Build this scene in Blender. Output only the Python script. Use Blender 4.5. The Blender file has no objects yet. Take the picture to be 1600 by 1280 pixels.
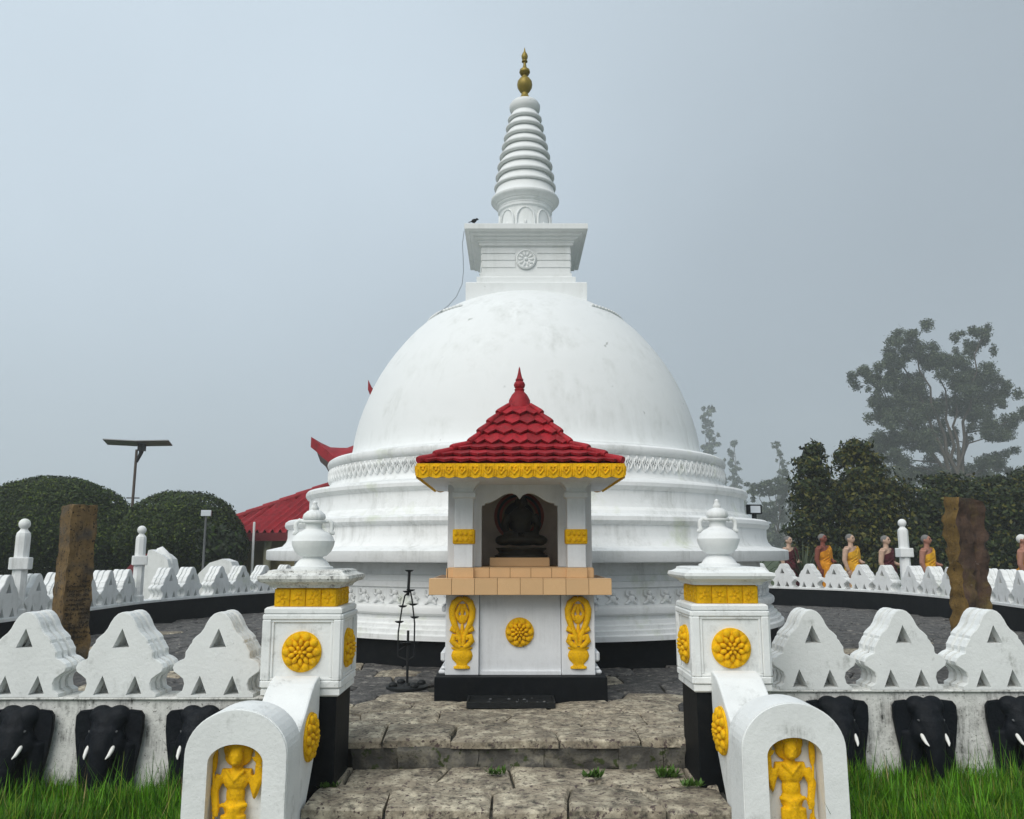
import bpy, bmesh, math, random
import numpy as np
from mathutils import Vector, Matrix, Euler, noise as mnoise
from mathutils.geometry import tessellate_polygon

R = math.radians
PI = math.pi
random.seed(7)
rng = np.random.default_rng(11)
S = bpy.context.scene
COL = S.collection

# ------------------------------------------------------------------ camera, world, sun, exposure
cam_d = bpy.data.cameras.new('camera')
cam = bpy.data.objects.new('camera', cam_d)
COL.objects.link(cam)
cam.location = (0, 0, 1.5)
cam.rotation_euler = (R(90 + 9.75), 0, 0)
cam_d.sensor_fit = 'HORIZONTAL'
cam_d.sensor_width = 36.0
cam_d.lens = 36.0 * 1280 / 1600
cam_d.clip_start = 0.05
cam_d.clip_end = 2000
S.camera = cam

SUN_EL, SUN_AZ = 45.0, -152.0        # azimuth from +Y towards +X (negative: left of the view)
W = bpy.data.worlds.new("World")
S.world = W
W.use_nodes = True
nt = W.node_tree
nt.nodes.clear()
def wn(t, **kw):
    n = nt.nodes.new(t)
    for k, v in kw.items():
        setattr(n, k, v)
    return n
out = wn('ShaderNodeOutputWorld')
bg = wn('ShaderNodeBackground')
bg.inputs['Strength'].default_value = 0.0625
sky = wn('ShaderNodeTexSky', sky_type='NISHITA', sun_disc=False)
sky.sun_elevation = R(SUN_EL)
sky.sun_rotation = R(SUN_AZ)
sky.air_density = 1.0
sky.dust_density = 4.0
tc = wn('ShaderNodeTexCoord')
# overcast layer: even grey cloud, thinner (brighter) towards the veiled sun, soft cloud unevenness
dotn = wn('ShaderNodeVectorMath', operation='DOT_PRODUCT')
sd = Vector((math.sin(R(-50)) * math.cos(R(46)), math.cos(R(-50)) * math.cos(R(46)), math.sin(R(46))))
dotn.inputs[1].default_value = sd
nt.links.new(tc.outputs['Generated'], dotn.inputs[0])
mr = wn('ShaderNodeMapRange', interpolation_type='SMOOTHSTEP')
mr.inputs['From Min'].default_value = 0.33
mr.inputs['From Max'].default_value = 1.02
mr.inputs['To Min'].default_value = 0.95
mr.inputs['To Max'].default_value = 1.68
nt.links.new(dotn.outputs['Value'], mr.inputs['Value'])
nz = wn('ShaderNodeTexNoise')
nz.inputs['Scale'].default_value = 1.7
nz.inputs['Detail'].default_value = 4
nz.inputs['Roughness'].default_value = 0.45
nt.links.new(tc.outputs['Generated'], nz.inputs['Vector'])
mr2 = wn('ShaderNodeMapRange')
mr2.inputs['From Min'].default_value = 0.25
mr2.inputs['From Max'].default_value = 0.75
mr2.inputs['To Min'].default_value = 0.9
mr2.inputs['To Max'].default_value = 1.1
nt.links.new(nz.outputs['Fac'], mr2.inputs['Value'])
mul = wn('ShaderNodeMath', operation='MULTIPLY')
nt.links.new(mr.outputs['Result'], mul.inputs[0])
nt.links.new(mr2.outputs['Result'], mul.inputs[1])
grey = wn('ShaderNodeVectorMath', operation='SCALE')
grey.inputs[0].default_value = (4.08, 4.75, 5.32)
nt.links.new(mul.outputs['Value'], grey.inputs['Scale'])
mix = wn('ShaderNodeMix', data_type='RGBA')
mix.inputs['Factor'].default_value = 0.9
nt.links.new(sky.outputs['Color'], mix.inputs['A'])
nt.links.new(grey.outputs['Vector'], mix.inputs['B'])
nt.links.new(mix.outputs['Result'], bg.inputs['Color'])
nt.links.new(bg.outputs['Background'], out.inputs['Surface'])

sun_d = bpy.data.lights.new('sun', 'SUN')
sun_d.energy = 1.5
sun_d.angle = R(50)
sun_d.color = (1.0, 0.97, 0.92)
sun = bpy.data.objects.new('sun', sun_d)
COL.objects.link(sun)
sdir = Vector((math.sin(R(SUN_AZ)) * math.cos(R(SUN_EL)), math.cos(R(SUN_AZ)) * math.cos(R(SUN_EL)), math.sin(R(SUN_EL))))
sun.rotation_euler = sdir.to_track_quat('Z', 'Y').to_euler()

S.view_settings.view_transform = 'Standard'
S.view_settings.look = 'None'
S.view_settings.exposure = 0.72
S.view_settings.gamma = 1.0
S.view_settings.use_curve_mapping = False
S.render.engine = 'CYCLES'
S.cycles.use_denoising = True
S.cycles.max_bounces = 6
S.cycles.volume_bounces = 1

# ------------------------------------------------------------------ materials
def mat(name, color, rough=0.8, stain=None, stain_amt=0.0, stain_scale=3.0, streak=False, vary=0.0,
        vary_scale=6.0, bump=0.0, bump_scale=40.0, spec=0.3, metal=0.0, second=None, second_amt=0.5,
        second_scale=2.0, speck=None, speck_amt=0.0, speck_scale=60.0, objvar=0.0, coat=0.0, lo=0.42):
    m = bpy.data.materials.new(name)
    m.use_nodes = True
    n = m.node_tree
    b = n.nodes['Principled BSDF']
    b.inputs['Roughness'].default_value = rough
    b.inputs['Specular IOR Level'].default_value = spec
    b.inputs['Metallic'].default_value = metal
    b.inputs['Coat Weight'].default_value = coat
    geo = n.nodes.new('ShaderNodeNewGeometry')
    pos = geo.outputs['Position']
    def noise(scale, detail=5, rough_=0.6, sc3=None):
        src = pos
        if sc3:
            mp = n.nodes.new('ShaderNodeMapping')
            mp.inputs['Scale'].default_value = sc3
            n.links.new(pos, mp.inputs['Vector'])
            src = mp.outputs['Vector']
        t = n.nodes.new('ShaderNodeTexNoise')
        t.inputs['Scale'].default_value = scale
        t.inputs['Detail'].default_value = detail
        t.inputs['Roughness'].default_value = rough_
        n.links.new(src, t.inputs['Vector'])
        return t.outputs['Fac']
    def ramp(fac, lo, hi, a=0.0, c=1.0):
        r = n.nodes.new('ShaderNodeMapRange')
        r.inputs['From Min'].default_value = lo
        r.inputs['From Max'].default_value = hi
        r.inputs['To Min'].default_value = a
        r.inputs['To Max'].default_value = c
        n.links.new(fac, r.inputs['Value'])
        return r.outputs['Result']
    def mixc(fac, a, c, blend='MIX'):
        x = n.nodes.new('ShaderNodeMix')
        x.data_type = 'RGBA'
        x.blend_type = blend
        if isinstance(fac, float):
            x.inputs['Factor'].default_value = fac
        else:
            n.links.new(fac, x.inputs['Factor'])
        for k, v in (('A', a), ('B', c)):
            if isinstance(v, tuple):
                x.inputs[k].default_value = (*v, 1)
            else:
                n.links.new(v, x.inputs[k])
        return x.outputs['Result']
    cur = tuple(color)
    if second:
        cur = mixc(ramp(noise(second_scale, 6, 0.65), 0.62 - 0.3 * second_amt, 0.78 - 0.3 * second_amt), cur, tuple(second))
    if vary:
        v = ramp(noise(vary_scale, 4), 0.3, 0.7, 1 - vary, 1 + vary)
        cb = n.nodes.new('ShaderNodeCombineColor')
        for i in range(3):
            n.links.new(v, cb.inputs[i])
        cur = mixc(1.0, cur, cb.outputs['Color'], 'MULTIPLY')
    if objvar:
        oi = n.nodes.new('ShaderNodeObjectInfo')
        v = ramp(oi.outputs['Random'], 0, 1, 1 - objvar, 1 + objvar)
        cb = n.nodes.new('ShaderNodeCombineColor')
        for i in range(3):
            n.links.new(v, cb.inputs[i])
        cur = mixc(1.0, cur, cb.outputs['Color'], 'MULTIPLY')
    if stain:
        f1 = noise(stain_scale, 8, 0.72)
        f2 = noise(stain_scale * 1.0, 6, 0.7, (6, 6, 0.6)) if streak else noise(stain_scale * 4, 6, 0.75)
        mm = n.nodes.new('ShaderNodeMath')
        mm.operation = 'MULTIPLY'
        n.links.new(ramp(f1, lo, lo + 0.3), mm.inputs[0])
        n.links.new(ramp(f2, 0.38, 0.68), mm.inputs[1])
        f = ramp(mm.outputs['Value'], 0.0, 0.55, 0.0, stain_amt)
        cur = mixc(f, cur, tuple(stain))
    if speck:
        f = ramp(noise(speck_scale, 3, 0.6), 0.66 - speck_amt * 0.2, 0.72 - speck_amt * 0.2)
        cur = mixc(f, cur, tuple(speck))
    if isinstance(cur, tuple):
        b.inputs['Base Color'].default_value = (*cur, 1)
    else:
        n.links.new(cur, b.inputs['Base Color'])
    if bump:
        bp = n.nodes.new('ShaderNodeBump')
        bp.inputs['Strength'].default_value = min(1.0, bump)
        bp.inputs['Distance'].default_value = 0.02
        n.links.new(noise(bump_scale, 5, 0.65), bp.inputs['Height'])
        n.links.new(bp.outputs['Normal'], b.inputs['Normal'])
    return m

MILD = (0.10, 0.105, 0.095)
M = {}
M['dome'] = mat('dome_paint', (0.785, 0.805, 0.80), 0.7, (0.46, 0.475, 0.44), 0.5, 1.1, True, 0.03, 1.1, 0.12, 7, speck=(0.42, 0.43, 0.41), speck_amt=-.22, speck_scale=5, lo=.46)
M['white'] = mat('white_paint', (0.80, 0.815, 0.81), 0.7, (0.36, 0.37, 0.34), 0.55, 1.8, True, 0.04, 2.0, 0.2, 25, second=(.60, .65, .50), second_amt=0.12, second_scale=1.1, lo=.46)
M['worn'] = mat('worn_white_paint', (0.80, 0.82, 0.81), 0.78, (0.15, 0.155, 0.13), 0.85, 4.2, True, 0.06, 3, 0.25, 34, speck=(0.22, 0.22, 0.19), speck_amt=-0.25, speck_scale=60, lo=.54)
M['mould'] = mat('mouldy_white_paint', (0.74, 0.745, 0.71), 0.85, (0.05, 0.052, 0.047), 1.0, 5.5, True, 0.1, 4, 0.5, 34, speck=(0.12, 0.12, 0.1), speck_amt=0.2, speck_scale=45, lo=.44)
M['clean'] = mat('shrine_white_paint', (0.77, 0.79, 0.81), 0.65, MILD, 0.15, 3, True, 0.03, 5, 0.08, 20)
M['black'] = mat('black_paint', (0.0045, 0.006, 0.008), 0.6, (0.02, 0.022, 0.02), 0.3, 3, False, 0.2, 5, 0.2, 30, spec=0.12)
M['elephant'] = mat('elephant_black_paint', (0.0045, 0.0065, 0.010), 0.55, (0.018, 0.021, 0.025), 0.5, 6, False, 0.2, 8, 0.4, 40, spec=0.15)
M['gold'] = mat('yellow_gold_paint', (0.86, 0.49, 0.006), 0.7, (0.40, 0.19, 0.006), 0.6, 14, False, 0.14, 12, 0.35, 55, spec=0.15, speck=(0.70, 0.62, 0.40), speck_amt=-0.3, speck_scale=42)
M['gilt'] = mat('gilt_finial', (0.30, 0.22, 0.035), 0.45, (0.06, 0.05, 0.02), 0.5, 8, False, 0.1, 9, spec=0.4, metal=0.35)
M['red'] = mat('red_roof_paint', (0.33, 0.011, 0.019), 0.6, (0.08, 0.006, 0.008), 0.65, 6, False, 0.2, 9, 0.3, 45, objvar=0.22, second=(0.19, 0.02, 0.02), second_amt=0.2, second_scale=3.5, speck=(0.36, 0.1, 0.09), speck_amt=-.25, speck_scale=30)
M['redfar'] = mat('red_tile_paint', (0.30, 0.008, 0.016), 0.6, (0.06, 0.006, 0.01), 0.5, 2, False, 0.15, 3, 0.15, 20)
M['tile'] = mat('beige_tile', (0.68, 0.44, 0.23), 0.4, (0.55, 0.33, 0.16), 0.3, 6, False, 0.05, 6, spec=0.25, objvar=0.06)
M['grout'] = mat('tile_grout', (0.22, 0.13, 0.07), 0.9)
M['niche'] = mat('brown_niche_paint', (0.74, 0.65, 0.58), 0.9, vary=0.12, vary_scale=4)
M['bronze'] = mat('dark_bronze', (0.020, 0.017, 0.011), 0.5, spec=0.25, vary=0.3, vary_scale=12)
M['halo_red'] = mat('halo_red', (0.36, 0.09, 0.07), 0.8)
M['halo_blue'] = mat('halo_dark', (0.03, 0.03, 0.04), 0.8)
M['halo_cream'] = mat('halo_cream', (0.28, 0.2, 0.12), 0.8)
M['pave'] = mat('flagstone', (0.33, 0.285, 0.215), 0.9, (0.035, 0.035, 0.03), 0.9, 4.2, False, 0.25, 9, 1.0, 22,
                second=(0.60, 0.54, 0.41), second_amt=0.52, second_scale=6, speck=(0.10, 0.075, 0.07), speck_amt=0.45, speck_scale=26, objvar=0.16)
M['pave_dark'] = mat('dark_flagstone', (0.10, 0.096, 0.092), 0.75, (0.018, 0.02, 0.022), 0.9, 3.0, False, 0.25, 9, 1.0, 22,
                     second=(0.24, 0.225, 0.20), second_amt=0.35, second_scale=9, speck=(0.02, 0.02, 0.02), speck_amt=0.45, speck_scale=28, objvar=0.3)
M['riser'] = mat('riser_stone', (0.10, 0.095, 0.085), 0.9, (0.02, 0.022, 0.018), 0.9, 4.5, False, 0.35, 9, 1.0, 20,
                 second=(0.26, 0.24, 0.19), second_amt=0.45, second_scale=9, speck=(0.045, 0.06, 0.02), speck_amt=0.35, speck_scale=14, objvar=0.15)
M['mortar'] = mat('dark_mortar', (0.06, 0.058, 0.048), 0.95, vary=0.3, vary_scale=9, bump=0.6, bump_scale=30)
M['pillar'] = mat('weathered_stone', (0.17, 0.11, 0.045), 0.9, (0.028, 0.022, 0.018), 1.0, 3.4, True, 0.25, 5, 0.8, 22,
                  second=(0.095, 0.08, 0.06), second_amt=0.5, second_scale=3.2, speck=(0.02, 0.016, 0.012), speck_amt=0.35, speck_scale=24)
M['pillar_red'] = mat('reddish_weathered_stone', (0.085, 0.052, 0.036), 0.9, (0.018, 0.014, 0.013), 1.0, 3.0, True, 0.25, 5, 0.9, 18,
                  second=(0.12, 0.085, 0.03), second_amt=0.35, second_scale=2.6, speck=(0.2, 0.17, 0.15), speck_amt=-0.15, speck_scale=14)
M['lichen_stone'] = mat('yellow_lichen_stone', (0.17, 0.105, 0.03), 0.9, (0.06, 0.04, 0.02), 0.9, 5, True, 0.3, 6, 0.9, 20, speck=(0.05, 0.035, 0.02), speck_amt=.2, speck_scale=18)
M['ink'] = mat('engraved_dark', (0.02, 0.015, 0.01), 0.95)
M['iron'] = mat('black_iron', (0.010, 0.012, 0.013), 0.6)
M['steel'] = mat('grey_steel', (0.12, 0.125, 0.13), 0.55, vary=0.1)
M['rustpole'] = mat('rusty_pole', (0.10, 0.08, 0.065), 0.8, vary=0.2)
M['panel'] = mat('solar_panel', (0.28, 0.29, 0.30), 0.4)
M['glass'] = mat('lamp_glass', (0.62, 0.66, 0.7), 0.25, spec=0.5)
M['ivory'] = mat('ivory_paint', (0.82, 0.82, 0.78), 0.5)
M['wall'] = mat('ochre_wall', (0.50, 0.42, 0.22), 0.9, vary=0.1, vary_scale=2)
M['cream'] = mat('cream_wall', (0.48, 0.47, 0.34), 0.9, vary=0.08, vary_scale=2)
M['soffit'] = mat('grey_soffit', (0.15, 0.145, 0.135), 0.9)
M['robe_orange'] = mat('orange_robe', (0.72, 0.30, 0.012), 0.75, (0.32, 0.09, 0.008), 0.6, 5, True, 0.15, 9)
M['robe_yellow'] = mat('yellow_robe', (0.78, 0.42, 0.02), 0.75, (0.38, 0.14, 0.01), 0.6, 5, True, 0.15, 9)
M['robe_maroon'] = mat('maroon_robe', (0.085, 0.012, 0.02), 0.75, (0.03, 0.006, 0.01), 0.6, 5, True, 0.15, 9)
M['skin_dark'] = mat('dark_skin_paint', (0.20, 0.06, 0.04), 0.6, vary=0.15, vary_scale=14)
M['skin_tan'] = mat('tan_skin_paint', (0.36, 0.17, 0.12), 0.6, vary=0.12, vary_scale=14)
M['skin_pale'] = mat('pale_skin_paint', (0.50, 0.34, 0.25), 0.6, vary=0.12, vary_scale=14)
M['hair'] = mat('grey_hair_paint', (0.17, 0.165, 0.16), 0.8)
M['hair_white'] = mat('white_hair_paint', (0.68, 0.68, 0.66), 0.8)
M['ground'] = mat('lawn_soil', (0.045, 0.07, 0.02), 0.95, (0.02, 0.03, 0.01), 0.6, 1.5, False, 0.2, 4, 0.6, 10)
M['bark'] = mat('bark', (0.09, 0.075, 0.06), 0.9, vary=0.25, vary_scale=3, bump=0.5, bump_scale=12)
M['bark_dark'] = mat('dark_bark', (0.03, 0.025, 0.02), 0.9, vary=0.25, vary_scale=3)
M['maroon'] = mat('maroon_paint', (0.12, 0.012, 0.016), 0.7)
M['rubber'] = mat('black_cable', (0.05, 0.055, 0.06), 0.6)
M['grey_cable'] = mat('grey_cable', (0.25, 0.28, 0.3), 0.6)
M['yellowcloth'] = mat('yellow_cloth', (0.7, 0.45, 0.02), 0.8)
def leafmat(name, c, v=0.25):
    m = mat(name, c, 0.6, vary=v, vary_scale=1.3, spec=0.25)
    return m
M['hedge_a'] = leafmat('hedge_leaf_dark', (0.011, 0.023, 0.004))
M['hedge_b'] = leafmat('hedge_leaf', (0.024, 0.046, 0.006))
M['hedge_c'] = leafmat('hedge_leaf_bright', (0.068, 0.098, 0.010))
M['bush_a'] = leafmat('bush_leaf_dark', (0.010, 0.018, 0.007))
M['bush_b'] = leafmat('bush_leaf', (0.028, 0.044, 0.010))
M['bush_c'] = leafmat('bush_leaf_olive', (0.095, 0.092, 0.016))
M['gum_a'] = leafmat('gum_leaf_dark', (0.030, 0.045, 0.026))
M['gum_b'] = leafmat('gum_leaf', (0.06, 0.082, 0.045))
M['gum_c'] = leafmat('gum_leaf_pale', (0.11, 0.135, 0.075))
M['grass_a'] = leafmat('grass_blade_dark', (0.030, 0.105, 0.004))
M['grass_b'] = leafmat('grass_blade', (0.082, 0.24, 0.004))
M['grass_c'] = leafmat('grass_blade_yellow', (0.17, 0.24, 0.02))
M['grass_dead'] = leafmat('dry_grass_blade', (0.25, 0.2, 0.08))
M['weed'] = leafmat('weed_leaf', (0.06, 0.13, 0.02))
M['moss'] = mat('moss', (0.05, 0.075, 0.02), 0.95, vary=0.3, vary_scale=20)

# ------------------------------------------------------------------ mesh helpers
class MB:
    """collects shapes; build() links them as ONE mesh object"""
    def __init__(s):
        s.v, s.f, s.mi = [], [], []
        s.cur = 0
    def add(s, vs, fs, mtx=None):
        o = len(s.v)
        for p in vs:
            s.v.append(tuple(mtx @ Vector(p)) if mtx is not None else tuple(p))
        for q in fs:
            s.f.append(tuple(i + o for i in q))
            s.mi.append(s.cur)
    def box(s, x0, x1, y0, y1, z0, z1, mtx=None):
        vs = [(x0, y0, z0), (x1, y0, z0), (x1, y1, z0), (x0, y1, z0), (x0, y0, z1), (x1, y0, z1), (x1, y1, z1), (x0, y1, z1)]
        fs = [(3, 2, 1, 0), (4, 5, 6, 7), (0, 1, 5, 4), (1, 2, 6, 5), (2, 3, 7, 6), (3, 0, 4, 7)]
        s.add(vs, fs, mtx)
    def bbox(s, x0, x1, y0, y1, z0, z1, b=0.006, mtx=None):
        """box with chamfered edges"""
        bm = bmesh.new()
        bmesh.ops.create_cube(bm, size=1)
        for v in bm.verts:
            v.co = Vector(((x0 + x1) / 2 + v.co.x * (x1 - x0), (y0 + y1) / 2 + v.co.y * (y1 - y0), (z0 + z1) / 2 + v.co.z * (z1 - z0)))
        bmesh.ops.bevel(bm, geom=bm.edges[:], offset=b, segments=1, affect='EDGES', profile=0.5)
        s.bm(bm, mtx)
    def bm(s, bm, mtx=None):
        bm.verts.index_update()
        s.add([v.co[:] for v in bm.verts], [[v.index for v in f.verts] for f in bm.faces], mtx)
        bm.free()
    def lathe(s, prof, n=32, cx=0, cy=0, mtx=None, a0=0.0, square=False):
        """revolve (r, z) profile bottom to top; square=True: 4 sided with r = half width"""
        vs, fs = [], []
        if square:
            n = 4; a0 = PI / 4
        k = math.sqrt(2) if square else 1.0
        for (r, z) in prof:
            for i in range(n):
                a = a0 + 2 * PI * i / n
                vs.append((cx + r * k * math.cos(a), cy + r * k * math.sin(a), z))
        m = len(prof)
        for j in range(m - 1):
            for i in range(n):
                i2 = (i + 1) % n
                fs.append((j * n + i, j * n + i2, (j + 1) * n + i2, (j + 1) * n + i))
        if prof[0][0] > 1e-5:
            fs.append(tuple(range(n - 1, -1, -1)))
        if prof[-1][0] > 1e-5:
            fs.append(tuple((m - 1) * n + i for i in range(n)))
        s.add(vs, fs, mtx)
    def tube(s, pts, rad, n=8, mtx=None, flat=1.0):
        pts = [Vector(p) for p in pts]
        if not hasattr(rad, '__len__'):
            rad = [rad] * len(pts)
        vs, fs = [], []
        prev = None
        for i, p in enumerate(pts):
            d = (pts[min(i + 1, len(pts) - 1)] - pts[max(i - 1, 0)]).normalized()
            if prev is None:
                u = d.cross(Vector((0, 0, 1)))
                if u.length < 0.05:
                    u = d.cross(Vector((1, 0, 0)))
            else:
                u = prev - d * prev.dot(d)
            u.normalize(); prev = u
            w = d.cross(u)
            for k in range(n):
                a = 2 * PI * k / n
                vs.append(tuple(p + (u * math.cos(a) + w * math.sin(a) * flat) * rad[i]))
        for j in range(len(pts) - 1):
            for k in range(n):
                k2 = (k + 1) % n
                fs.append((j * n + k, (j + 1) * n + k, (j + 1) * n + k2, j * n + k2)[::-1])
        fs.append(tuple(range(n - 1, -1, -1))[::-1])
        fs.append(tuple((len(pts) - 1) * n + k for k in range(n))[::-1])
        s.add(vs, fs, mtx)
    def ell(s, c, r, n=14, m=9, mtx=None, rot=None):
        vs, fs = [], []
        if not hasattr(r, '__len__'):
            r = (r, r, r)
        q = Euler(rot).to_matrix() if rot else None
        def pt(a, b):
            p = Vector((r[0] * math.cos(a) * math.cos(b), r[1] * math.sin(a) * math.cos(b), r[2] * math.sin(b)))
            if q: p = q @ p
            return tuple(p + Vector(c))
        vs.append(pt(0, -PI / 2))
        for j in range(1, m):
            for i in range(n):
                vs.append(pt(2 * PI * i / n, -PI / 2 + PI * j / m))
        vs.append(pt(0, PI / 2))
        for i in range(n):
            fs.append((0, 1 + (i + 1) % n, 1 + i))
            fs.append((len(vs) - 1, 1 + (m - 2) * n + i, 1 + (m - 2) * n + (i + 1) % n))
        for j in range(m - 2):
            for i in range(n):
                i2 = (i + 1) % n
                fs.append((1 + j * n + i, 1 + j * n + i2, 1 + (j + 1) * n + i2, 1 + (j + 1) * n + i))
        s.add(vs, fs, mtx)
    def prism(s, loops, y0, y1, mtx=None, sides=True):
        """loops: outline then holes, in x/z; extruded from y0 (front, facing -Y) to y1"""
        tris = tessellate_polygon([[Vector((x, z, 0)) for x, z in lp] for lp in loops])
        flat = [p for lp in loops for p in lp]
        n = len(flat)
        vs = [(x, y0, z) for x, z in flat] + [(x, y1, z) for x, z in flat]
        fs = []
        for t in tris:
            a, b, c = (flat[i] for i in t)
            ar = (b[0] - a[0]) * (c[1] - a[1]) - (b[1] - a[1]) * (c[0] - a[0])
            if abs(ar) < 1e-12: continue
            t = t if ar > 0 else t[::-1]
            fs.append(tuple(t)); fs.append(tuple(i + n for i in t[::-1]))
        o = 0
        for li, lp in enumerate(loops):
            ar = sum(lp[i][0] * lp[(i + 1) % len(lp)][1] - lp[(i + 1) % len(lp)][0] * lp[i][1] for i in range(len(lp)))
            fwd = (ar > 0) == (li == 0)
            for i in range(len(lp)):
                j = (i + 1) % len(lp)
                q = (o + j, o + i, o + i + n, o + j + n)
                fs.append(q if fwd else q[::-1])
            o += len(lp)
        s.add(vs, fs, mtx)
    def mesh(s, name, m, smooth=None):
        me = bpy.data.meshes.new(name)
        me.from_pydata(s.v, [], s.f)
        for x in (m if isinstance(m, (list, tuple)) else [m]):
            me.materials.append(x)
        if any(s.mi):
            me.polygons.foreach_set('material_index', s.mi)
        me.update()
        if smooth is not None:
            me.polygons.foreach_set('use_smooth', [True] * len(me.polygons))
            if smooth < 180:
                me.set_sharp_from_angle(angle=R(smooth))
        return me
    def build(s, name, m, parent=None, smooth=None, loc=None, rot=None):
        return link(name, s.mesh(name, m, smooth), parent, loc, rot)

def link(name, me, parent=None, loc=None, rot=None, scale=None):
    o = bpy.data.objects.new(name, me)
    COL.objects.link(o)
    if parent is not None: o.parent = parent
    if loc is not None: o.location = loc
    if rot is not None: o.rotation_euler = rot
    if scale is not None: o.scale = scale
    return o

def thing(name, label, cat, loc=(0, 0, 0), rz=0, group=None, data=None):
    o = bpy.data.objects.new(name, data)
    COL.objects.link(o)
    o.location = loc
    o.rotation_euler = (0, 0, rz)
    tag(o, label, cat, group)
    return o
def tag(o, label, cat, group=None):
    o['label'] = label
    o['category'] = cat
    if group: o['group'] = group
    return o
def kids(o):
    return [c for c in COL.objects if c.parent == o]
def dup(o, kmap, loc=None, rz=None, label=None, parent=None):
    c = o.copy()
    COL.objects.link(c)
    if parent is not None: c.parent = parent
    if loc is not None: c.location = loc
    if rz is not None: c.rotation_euler = (0, 0, rz)
    if label: c['label'] = label
    for k in kmap.get(o, []):
        dup(k, kmap, parent=c)
    return c
def childmap():
    mp = {}
    for o in COL.objects:
        if o.parent: mp.setdefault(o.parent, []).append(o)
    return mp

def fuse(mb, voxel, smooth=4, factor=0.5, name='body', m=None, cut=None):
    """unite overlapping shapes into ONE continuous skin"""
    me = mb.mesh('tmp', [])
    o = bpy.data.objects.new('tmp', me)
    COL.objects.link(o)
    r = o.modifiers.new('r', 'REMESH'); r.mode = 'VOXEL'; r.voxel_size = voxel; r.use_smooth_shade = True
    sm = o.modifiers.new('s', 'SMOOTH'); sm.iterations = smooth; sm.factor = factor
    dg = bpy.context.evaluated_depsgraph_get()
    dg.update()
    res = bpy.data.meshes.new_from_object(o.evaluated_get(dg), depsgraph=dg)
    bpy.data.objects.remove(o)
    bpy.data.meshes.remove(me)
    res.name = name
    res.materials.clear()
    if m: res.materials.append(m)
    if cut:
        bm = bmesh.new(); bm.from_mesh(res)
        for co, no in cut:
            bmesh.ops.bisect_plane(bm, geom=bm.verts[:] + bm.edges[:] + bm.faces[:], plane_co=co, plane_no=no, clear_outer=True)
        bm.to_mesh(res); bm.free()
    res.polygons.foreach_set('use_smooth', [True] * len(res.polygons))
    return res

def quads_mesh(name, P, mats, midx=None):
    """P: (n, 4, 3) array of quads -> mesh (fast)"""
    n = len(P)
    me = bpy.data.meshes.new(name)
    me.vertices.add(n * 4); me.loops.add(n * 4); me.polygons.add(n)
    me.vertices.foreach_set('co', P.reshape(-1).astype(np.float32))
    me.loops.foreach_set('vertex_index', np.arange(n * 4, dtype=np.int32))
    me.polygons.foreach_set('loop_start', np.arange(0, n * 4, 4, dtype=np.int32))
    try:
        me.polygons.foreach_set('loop_total', np.full(n, 4, dtype=np.int32))
    except Exception:
        pass
    for m in mats: me.materials.append(m)
    if midx is not None:
        me.polygons.foreach_set('material_index', midx.astype(np.int32))
    me.update(calc_edges=True)
    me.validate()
    return me

def leaves(centers, size, normals=None, spread=.75, elong=1.7, jit=0.4):
    """leaf shaped quads at centers; with normals they lie roughly along the crown's surface"""
    n = len(centers)
    nn = rng.normal(size=(n, 3)); nn /= np.linalg.norm(nn, axis=1)[:, None]
    if normals is not None:
        nn = normals + nn * spread
        nn /= np.linalg.norm(nn, axis=1)[:, None]
    a = rng.normal(size=(n, 3))
    a -= nn * (a * nn).sum(1)[:, None]; a /= np.linalg.norm(a, axis=1)[:, None]
    b = np.cross(nn, a)
    sz = size * (1 + jit * rng.uniform(-1, 1, n))[:, None]
    a = a * sz * 0.5 * elong; b = b * sz * 0.5
    return np.stack([centers - a, centers - b * 0.9 - a * 0.1, centers + a, centers + b * 0.9 - a * 0.1], 1)

# ------------------------------------------------------------------ ground
bm = bmesh.new()
xs = [-240, -120, -60, -40, -25, -16, -12, -9, -6, -4, -2, 0, 2, 4, 6, 9, 12, 16, 25, 40, 60, 120, 240]
ys = [-30, -10, 0, 2, 4, 5, 6, 7, 8, 9, 10, 12, 15, 20, 28, 40, 60, 90, 140, 200, 280, 390]
def gz(x, y):
    t = min(1, max(0, (y - 7.5) / 3.0))
    return -0.62 + (0.52 if abs(x) > 11 or y > 10.5 else 0.52 * t) * (t if abs(x) <= 11 else t) + (0 if y < 40 else 0.003 * (y - 40))
grid = [[bm.verts.new((x, y, gz(x, y))) for x in xs] for y in ys]
for j in range(len(ys) - 1):
    for i in range(len(xs) - 1):
        bm.faces.new((grid[j][i], grid[j][i + 1], grid[j + 1][i + 1], grid[j + 1][i]))
g = MB(); g.bm(bm)
ground = g.build('ground', M['ground'], smooth=180)
ground['kind'] = 'structure'

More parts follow.
